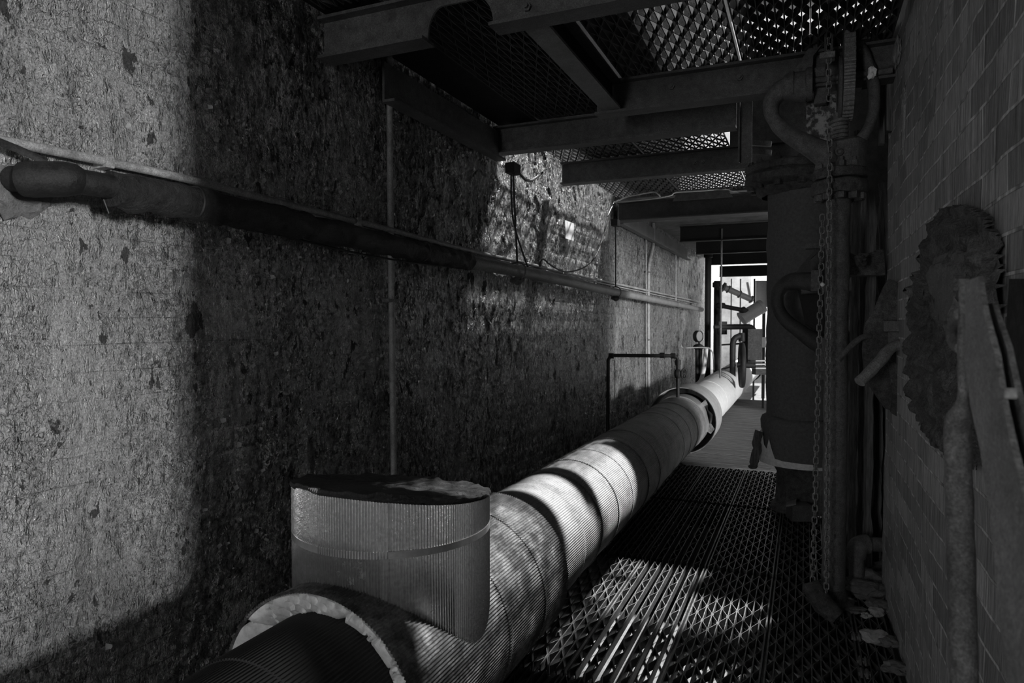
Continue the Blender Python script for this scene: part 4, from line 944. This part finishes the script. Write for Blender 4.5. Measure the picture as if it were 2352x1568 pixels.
# slanting casting foot beside the chains
p = atZ(1890, 1420, 0)
m = MB().tube([p + Vector((.06, .0, .012)), p + Vector((.0, .03, .05)), p + Vector((-.04, .06, .10)), p + Vector((-.05, .07, .125))], [.035, .048, .04, .03], 16); m.rough(.008, 18, 2)
tag(m.build('iron_foot', M['rust']), 'tapered rusty iron lump on the grating where the chains end', 'iron lump')
for k, (u, v) in enumerate(((1968, 1462), (1982, 1518), (1985, 1546), (1276, 1450))):
    p = atZ(u, v, 0.006); m = MB()
    for dx in (-.009, .009): m.tube(smooth_path([p + Vector((dx - .0, -.03, -.004)), p + Vector((dx, -.02, .006)), p + Vector((dx, .02, .006)), p + Vector((dx, .03, -.004))], 3), .005, 8)
    m.box(p.x - .02, p.x + .02, p.y - .012, p.y + .012, -.004, .012)
    tag(m.build('grating_clip', M['iron']), ['saddle clip on the grating nearest the rubble', 'saddle clip on the grating by the right wall, farther of a close pair', 'saddle clip on the grating by the right wall, nearer of a close pair', 'saddle clip beside the end of the big pipe jacket'][k], 'grating clip', 'saddle clips')

# ------------------------------------------------------------------ far end
def col(name, label, u0, u1, v0, v1, d, mat, cat='column', group=None, foot=True):
    a, b = atD(u0, v0, d), atD(u1, v0, d); r = (b - a).length / 2; c = (a + b) / 2; z0 = 0 if v1 is None else atD(u0, v1, d).z
    t = thing(name, label, cat, (c.x, c.y, z0), group)
    MB().cyl((c.x, c.y, z0), (c.x, c.y, c.z), r, 18).build('shaft', M[mat], t)
    MB().lathe((c.x, c.y, 0), (0, 0, 1), [(r, c.z - .12), (r * 1.45, c.z - .11), (r * 1.45, c.z - .03), (r, c.z - .02)], 18).build('cap', M[mat], t)
    if foot: MB().lathe((c.x, c.y, z0), (0, 0, 1), [(r * 1.6, 0), (r * 1.6, .03), (r, .04)], 18).build('foot', M[mat], t)
    return t
col('steel_column', 'dark round column at the end of the left wall', 1620, 1634, 575, None, 11.0, 'black', group='dark columns')
col('steel_column', 'dark round column behind the thin pale rod, standing on the big pipe side', 1640, 1654, 645, None, 12.3, 'black', group='dark columns')
r0, r1 = atD(1658, 525, 8.6), atD(1654, 868, 8.6)
tag(MB().cyl(r1, r0, .012, 10).build('hanger_rod', M['iron']), 'long thin rod dropping from the far ceiling in front of the dark columns', 'rod')
a, b = atD(1664, 660, 11.5), atD(1729, 689, 11.5); d_ = (b - a)
fp_ = thing('flanged_pipe', 'pale jointed pipe slanting across the bright opening', 'pipe', tuple(b))
MB().cyl(a, b, .05, 16).build('tube', M['grey'], fp_)
for k in (.12, .52, .93): MB().cyl(a + d_ * k, a + d_ * (k + .03), .068, 16).build('flange', M['iron'], fp_)
MB().cyl(a - d_ * .06, a + d_ * .0, .08, 16).build('end_cap', M['iron'], fp_)
a, b = atD(1655, 702, 11), atD(1707, 712, 11); m = MB().cyl(a, b, .035, 14); m.blob(a, (.09, .05, .05), 1, .3); m.blob(b, (.08, .05, .05), 2, .3)
tag(m.build('valve_pipe', M['black']), 'dark valve and pipe below the pale jointed pipe', 'pipe')
el = smooth_path([atD(1703, 732, 12), atD(1712, 726, 12), atD(1735, 712, 12), atD(1752, 702, 12)], 4); ep = thing('fat_pipe', 'fat grey pipe end poking out from behind the clad pipe', 'pipe', tuple(el[0]))
MB().tube(el, .12, 20).build('tube', M['grey'], ep); MB().tube([el[0], el[1]], .128, 20).build('end_band', M['grey'], ep); MB().tube([el[-3], el[-2]], .128, 20).build('end_band', M['grey'], ep)
a, b = atD(1640, 751, 10.5), atD(1722, 750, 10.5); bpz = thing('cross_pipe', 'black cross pipe with square flange before the bright opening', 'pipe', tuple(a))
MB().cyl(a, b, .042, 16).build('tube', M['black'], bpz); MB().obox(atD(1659, 753, 10.5), RT * .065, FW * .03, (0, 0, .1)).build('flange', M['black'], bpz)
MB().tube(smooth_path([b, atD(1728, 754, 10.5), atD(1731, 762, 10.5), atD(1731, 790, 10.5)], 4), .042, 14).build('bend', M['black'], bpz)
gp = smooth_path([atD(1683, 870, 9.8), atD(1683, 800, 9.8), atD(1686, 780, 9.8), atD(1697, 772, 9.8), atD(1710, 772, 9.8)], 5); go = thing('goose_neck', 'black swan-neck pipe rising from the canvas-wrapped length', 'pipe', tuple(gp[0]))
MB().tube(gp, .042, 16).build('tube', M['black'], go); MB().cyl(atD(1706, 764, 9.8), atD(1706, 784, 9.8), .06, 14).build('flange', M['black'], go)
tag(MB().bar(atD(1652, 792, 10.2), atD(1700, 789, 10.2), .025, .025).build('guard_rail', M['black'], smooth=False), 'upper black guard rail across the bright opening', 'rail', 'guard rails')
tag(MB().bar(atD(1650, 851, 10.2), atD(1690, 838, 10.2), .02, .02).build('guard_rail', M['black'], smooth=False), 'lower slanting black guard rail by the big pipe', 'rail', 'guard rails')
# edge-on handwheel
wc = atD(1704, 838, 9.0); hwz = thing('handwheel', 'black handwheel seen edge-on in front of the canvas-wrapped length', 'handwheel', tuple(wc))
axw = RT - FW * .27
MB().torus(wc, axw, .27, .036, 40, 10).build('rim', M['black'], hwz)
m = MB(); ax = axw.normalized(); x = ax.orthogonal().normalized(); y = ax.cross(x)
for k in range(5): m.bar(wc, wc + (x * math.cos(k * 1.2566) + y * math.sin(k * 1.2566)) * .27, .03, .02)
m.build('spokes', M['black'], hwz); MB().cyl(wc - ax * .06, wc + ax * .17, .035, 12).build('hub', M['black'], hwz)
tag(MB().obox(atD(1727, 800, 9.8), RT * .10, FW * .12, (0, 0, .28)).build('machine_casing', M['black'], smooth=False), 'dark machine casing beside the edge-on handwheel', 'machine')
be = thing('work_bench', 'dark metal bench top at the foot of the machine casing', 'bench', tuple(atD(1745, 850, 9.4)))
for v in (828, 836, 845): MB().obox(atD(1748, v, 9.4), RT * .11, FW * .1, (0, 0, .008)).build('shelf', M['grey'], be, smooth=False)
MB().obox(atD(1748, 850, 9.4), RT * .1, FW * .08, (0, 0, .06)).build('frame', M['black'], be, smooth=False)
c = atD(1750, 786, 10); jb = thing('junction_box', 'pale grey junction box at the edge of the clad pipe', 'box', (c.x, c.y, 0))
MB().obox(c, RT * .05, FW * .03, (0, 0, .075)).build('case', M['grey'], jb, smooth=False); MB().cyl((c.x + .02, c.y + .05, -.05), (c.x + .02, c.y + .05, c.z), .015, 8).build('post', M['black'], jb)
c = atD(1748, 675, 13); cb_ = thing('cabinet', 'tall grey cabinet beside the bright opening', 'cabinet', (c.x, c.y, 0))
MB().obox(c, RT * .11, FW * .05, (0, 0, .25)).build('case', M['grey'], cb_, smooth=False); MB().cyl((c.x + .05, c.y + .08, -.2), (c.x + .05, c.y + .08, c.z), .03, 8).build('post', M['black'], cb_)
ga = thing('pressure_gauge', 'round pressure gauge with pale face on the left wall end', 'gauge', tuple(atD(1604, 775, 10)))
c = atD(1606, 772, 10); ax = (RT * .75 - FW).normalized()
MB().lathe(c, ax, [(0, -.05), (.085, -.05), (.085, .01), (.075, .012), (.072, .004)], 28).build('case', M['black'], ga)
MB().lathe(c, ax, [(.074, .003), (0, .004)], 28).build('dial_face', M['grey'], ga)
MB().cyl(c - Vector((0, 0, .3)), c - Vector((0, 0, .08)), .015, 10).build('stem', M['black'], ga)
m = MB().blob(atD(1604, 797, 10), (.08, .06, .05), 3, .3); tag(m.build('pot_lid', M['black']), 'dark rounded fitting just under the pressure gauge', 'fitting')
tag(MB().tube(smooth_path([atD(1622, 798, 9.6), atD(1619, 830, 9.6), atD(1614, 860, 9.6), atD(1608, 876, 9.6), atD(1597, 884, 9.6), atD(1586, 885, 9.6)], 5), .03, 14).build('white_pipe', M['white']), 'slim white pipe curving down to the wide collar', 'pipe')
m = MB()
for u in (1601, 1608): m.cyl(atD(u, 884, 9.9), atD(u, 800, 9.9), .03, 12)
for u, lab in ((1601, 'left'), (1609, 'right')):
    tag(MB().cyl(atD(u, 884, 9.9), atD(u, 802, 9.9), .026, 12).build('drop_pipe', M['black']), '%s of two black drop pipes under the pressure gauge' % lab, 'pipe', 'black drop pipes')
tag(MB().tube(smooth_path([atD(1566, 895, 9.2), atD(1566, 800, 9.2), atD(1570, 799, 9.2), atD(1622, 798, 9.2), atD(1632, 803, 9.2), atD(1638, 815, 9.2), atD(1640, 850, 9.2)], 5), .009, 8).build('bent_conduit', M['conduit']), 'thin pale conduit bent like a frame under the pressure gauge', 'conduit')
# back wall piece with opening edge
bw = MB().box(-1.95, -1.25, 17.6, 17.8, -.4, 2.6); struct(bw.build('wall_back', M['outwall'], smooth=False))
for k, u in enumerate((1680, 1701, 1733)):
    a, b = atD(u, 640, 14.5 - k), atD(u, 860, 14.5 - k); b = Vector((a.x, a.y, -.2)); tag(MB().cyl(b, a, .012 + .004 * (k == 2), 8).build('upright_rod', M['black']), 'thin black upright rod against the bright opening, %s from the left' % ['first', 'second', 'third'][k], 'rod', 'rods in the opening')
tag(MB().bar(atD(1716, 648, 13.5), atD(1724, 690, 13.5), .05, .04).build('brace', M['grey'], smooth=False), 'grey slanting brace at the top of the bright opening', 'brace')

# ------------------------------------------------------------------ light
wd = bpy.data.worlds.new('sky'); S.world = wd; wd.use_nodes = True
wd.node_tree.nodes['Background'].inputs[0].default_value = (1, 1, 1, 1); wd.node_tree.nodes['Background'].inputs[1].default_value = .75
def light(name, typ, energy, loc, rot=None, target=None, **kw):
    l = bpy.data.lights.new(name, typ); l.energy = energy
    for k, v in kw.items(): setattr(l, k, v)
    o = bpy.data.objects.new(name, l); COL.objects.link(o); o.location = loc
    if target is not None: o.rotation_euler = (Vector(target) - Vector(loc)).to_track_quat('-Z', 'Y').to_euler()
    return o
SUN = Vector((-.25, -.48, -1))
o = light('sun', 'SUN', 13.0, (3, 6, 9)); o.rotation_euler = SUN.to_track_quat('-Z', 'Y').to_euler(); o.data.angle = math.radians(1.5)
light('side_opening_daylight', 'AREA', 600, (6.2, -2.35, H + .4), target=(-1.8, .9, H + .2), shape='RECTANGLE', size=.35, size_y=.8)
light('far_opening_daylight', 'AREA', 1450, (8.0, 1.6, H + .2), target=(-1.8, 8.2, H), shape='RECTANGLE', size=.5, size_y=1.0)
light('yard_daylight', 'AREA', 480, (-1.5, 15.6, 5.2), target=(-1.6, 19.4, 1.4), shape='RECTANGLE', size=4, size_y=1.5)
light('far_side_sparkle_light', 'AREA', 11, (1.55, 10.6, H + .55), target=(-1.8, 5.5, H), shape='RECTANGLE', size=2.0, size_y=1.3)  # added lamp before a solid wall, for sparkle on the left wall
light('passage_fill_light', 'AREA', 27, (-1.3, -2.8, H + .1), target=(-.3, 4, H), shape='RECTANGLE', size=.4, size_y=1.5)  # added fill behind the camera for the right-hand ironwork and the riser

# ------------------------------------------------------------------ camera
cd_ = bpy.data.cameras.new('camera'); co = bpy.data.objects.new('camera', cd_); COL.objects.link(co); S.camera = co
cd_.sensor_width = 36; cd_.lens = 36 * F / 2352; cd_.clip_start = .05
Mx = Matrix((RT, UP, -FW)).transposed().to_4x4(); Mx.translation = CAM; co.matrix_world = Mx
cd_.dof.use_dof = True; cd_.dof.focus_distance = 2.7; cd_.dof.aperture_fstop = 8.0
S.cycles.adaptive_threshold = .03; S.cycles.time_limit = 1250; S.cycles.max_bounces = 6; S.cycles.diffuse_bounces = 4; S.cycles.glossy_bounces = 3; S.cycles.caustics_reflective = False
S.view_settings.view_transform = 'Standard'; S.view_settings.look = 'None'; S.view_settings.gamma = 1; S.view_settings.use_curve_mapping = False; S.view_settings.exposure = 0
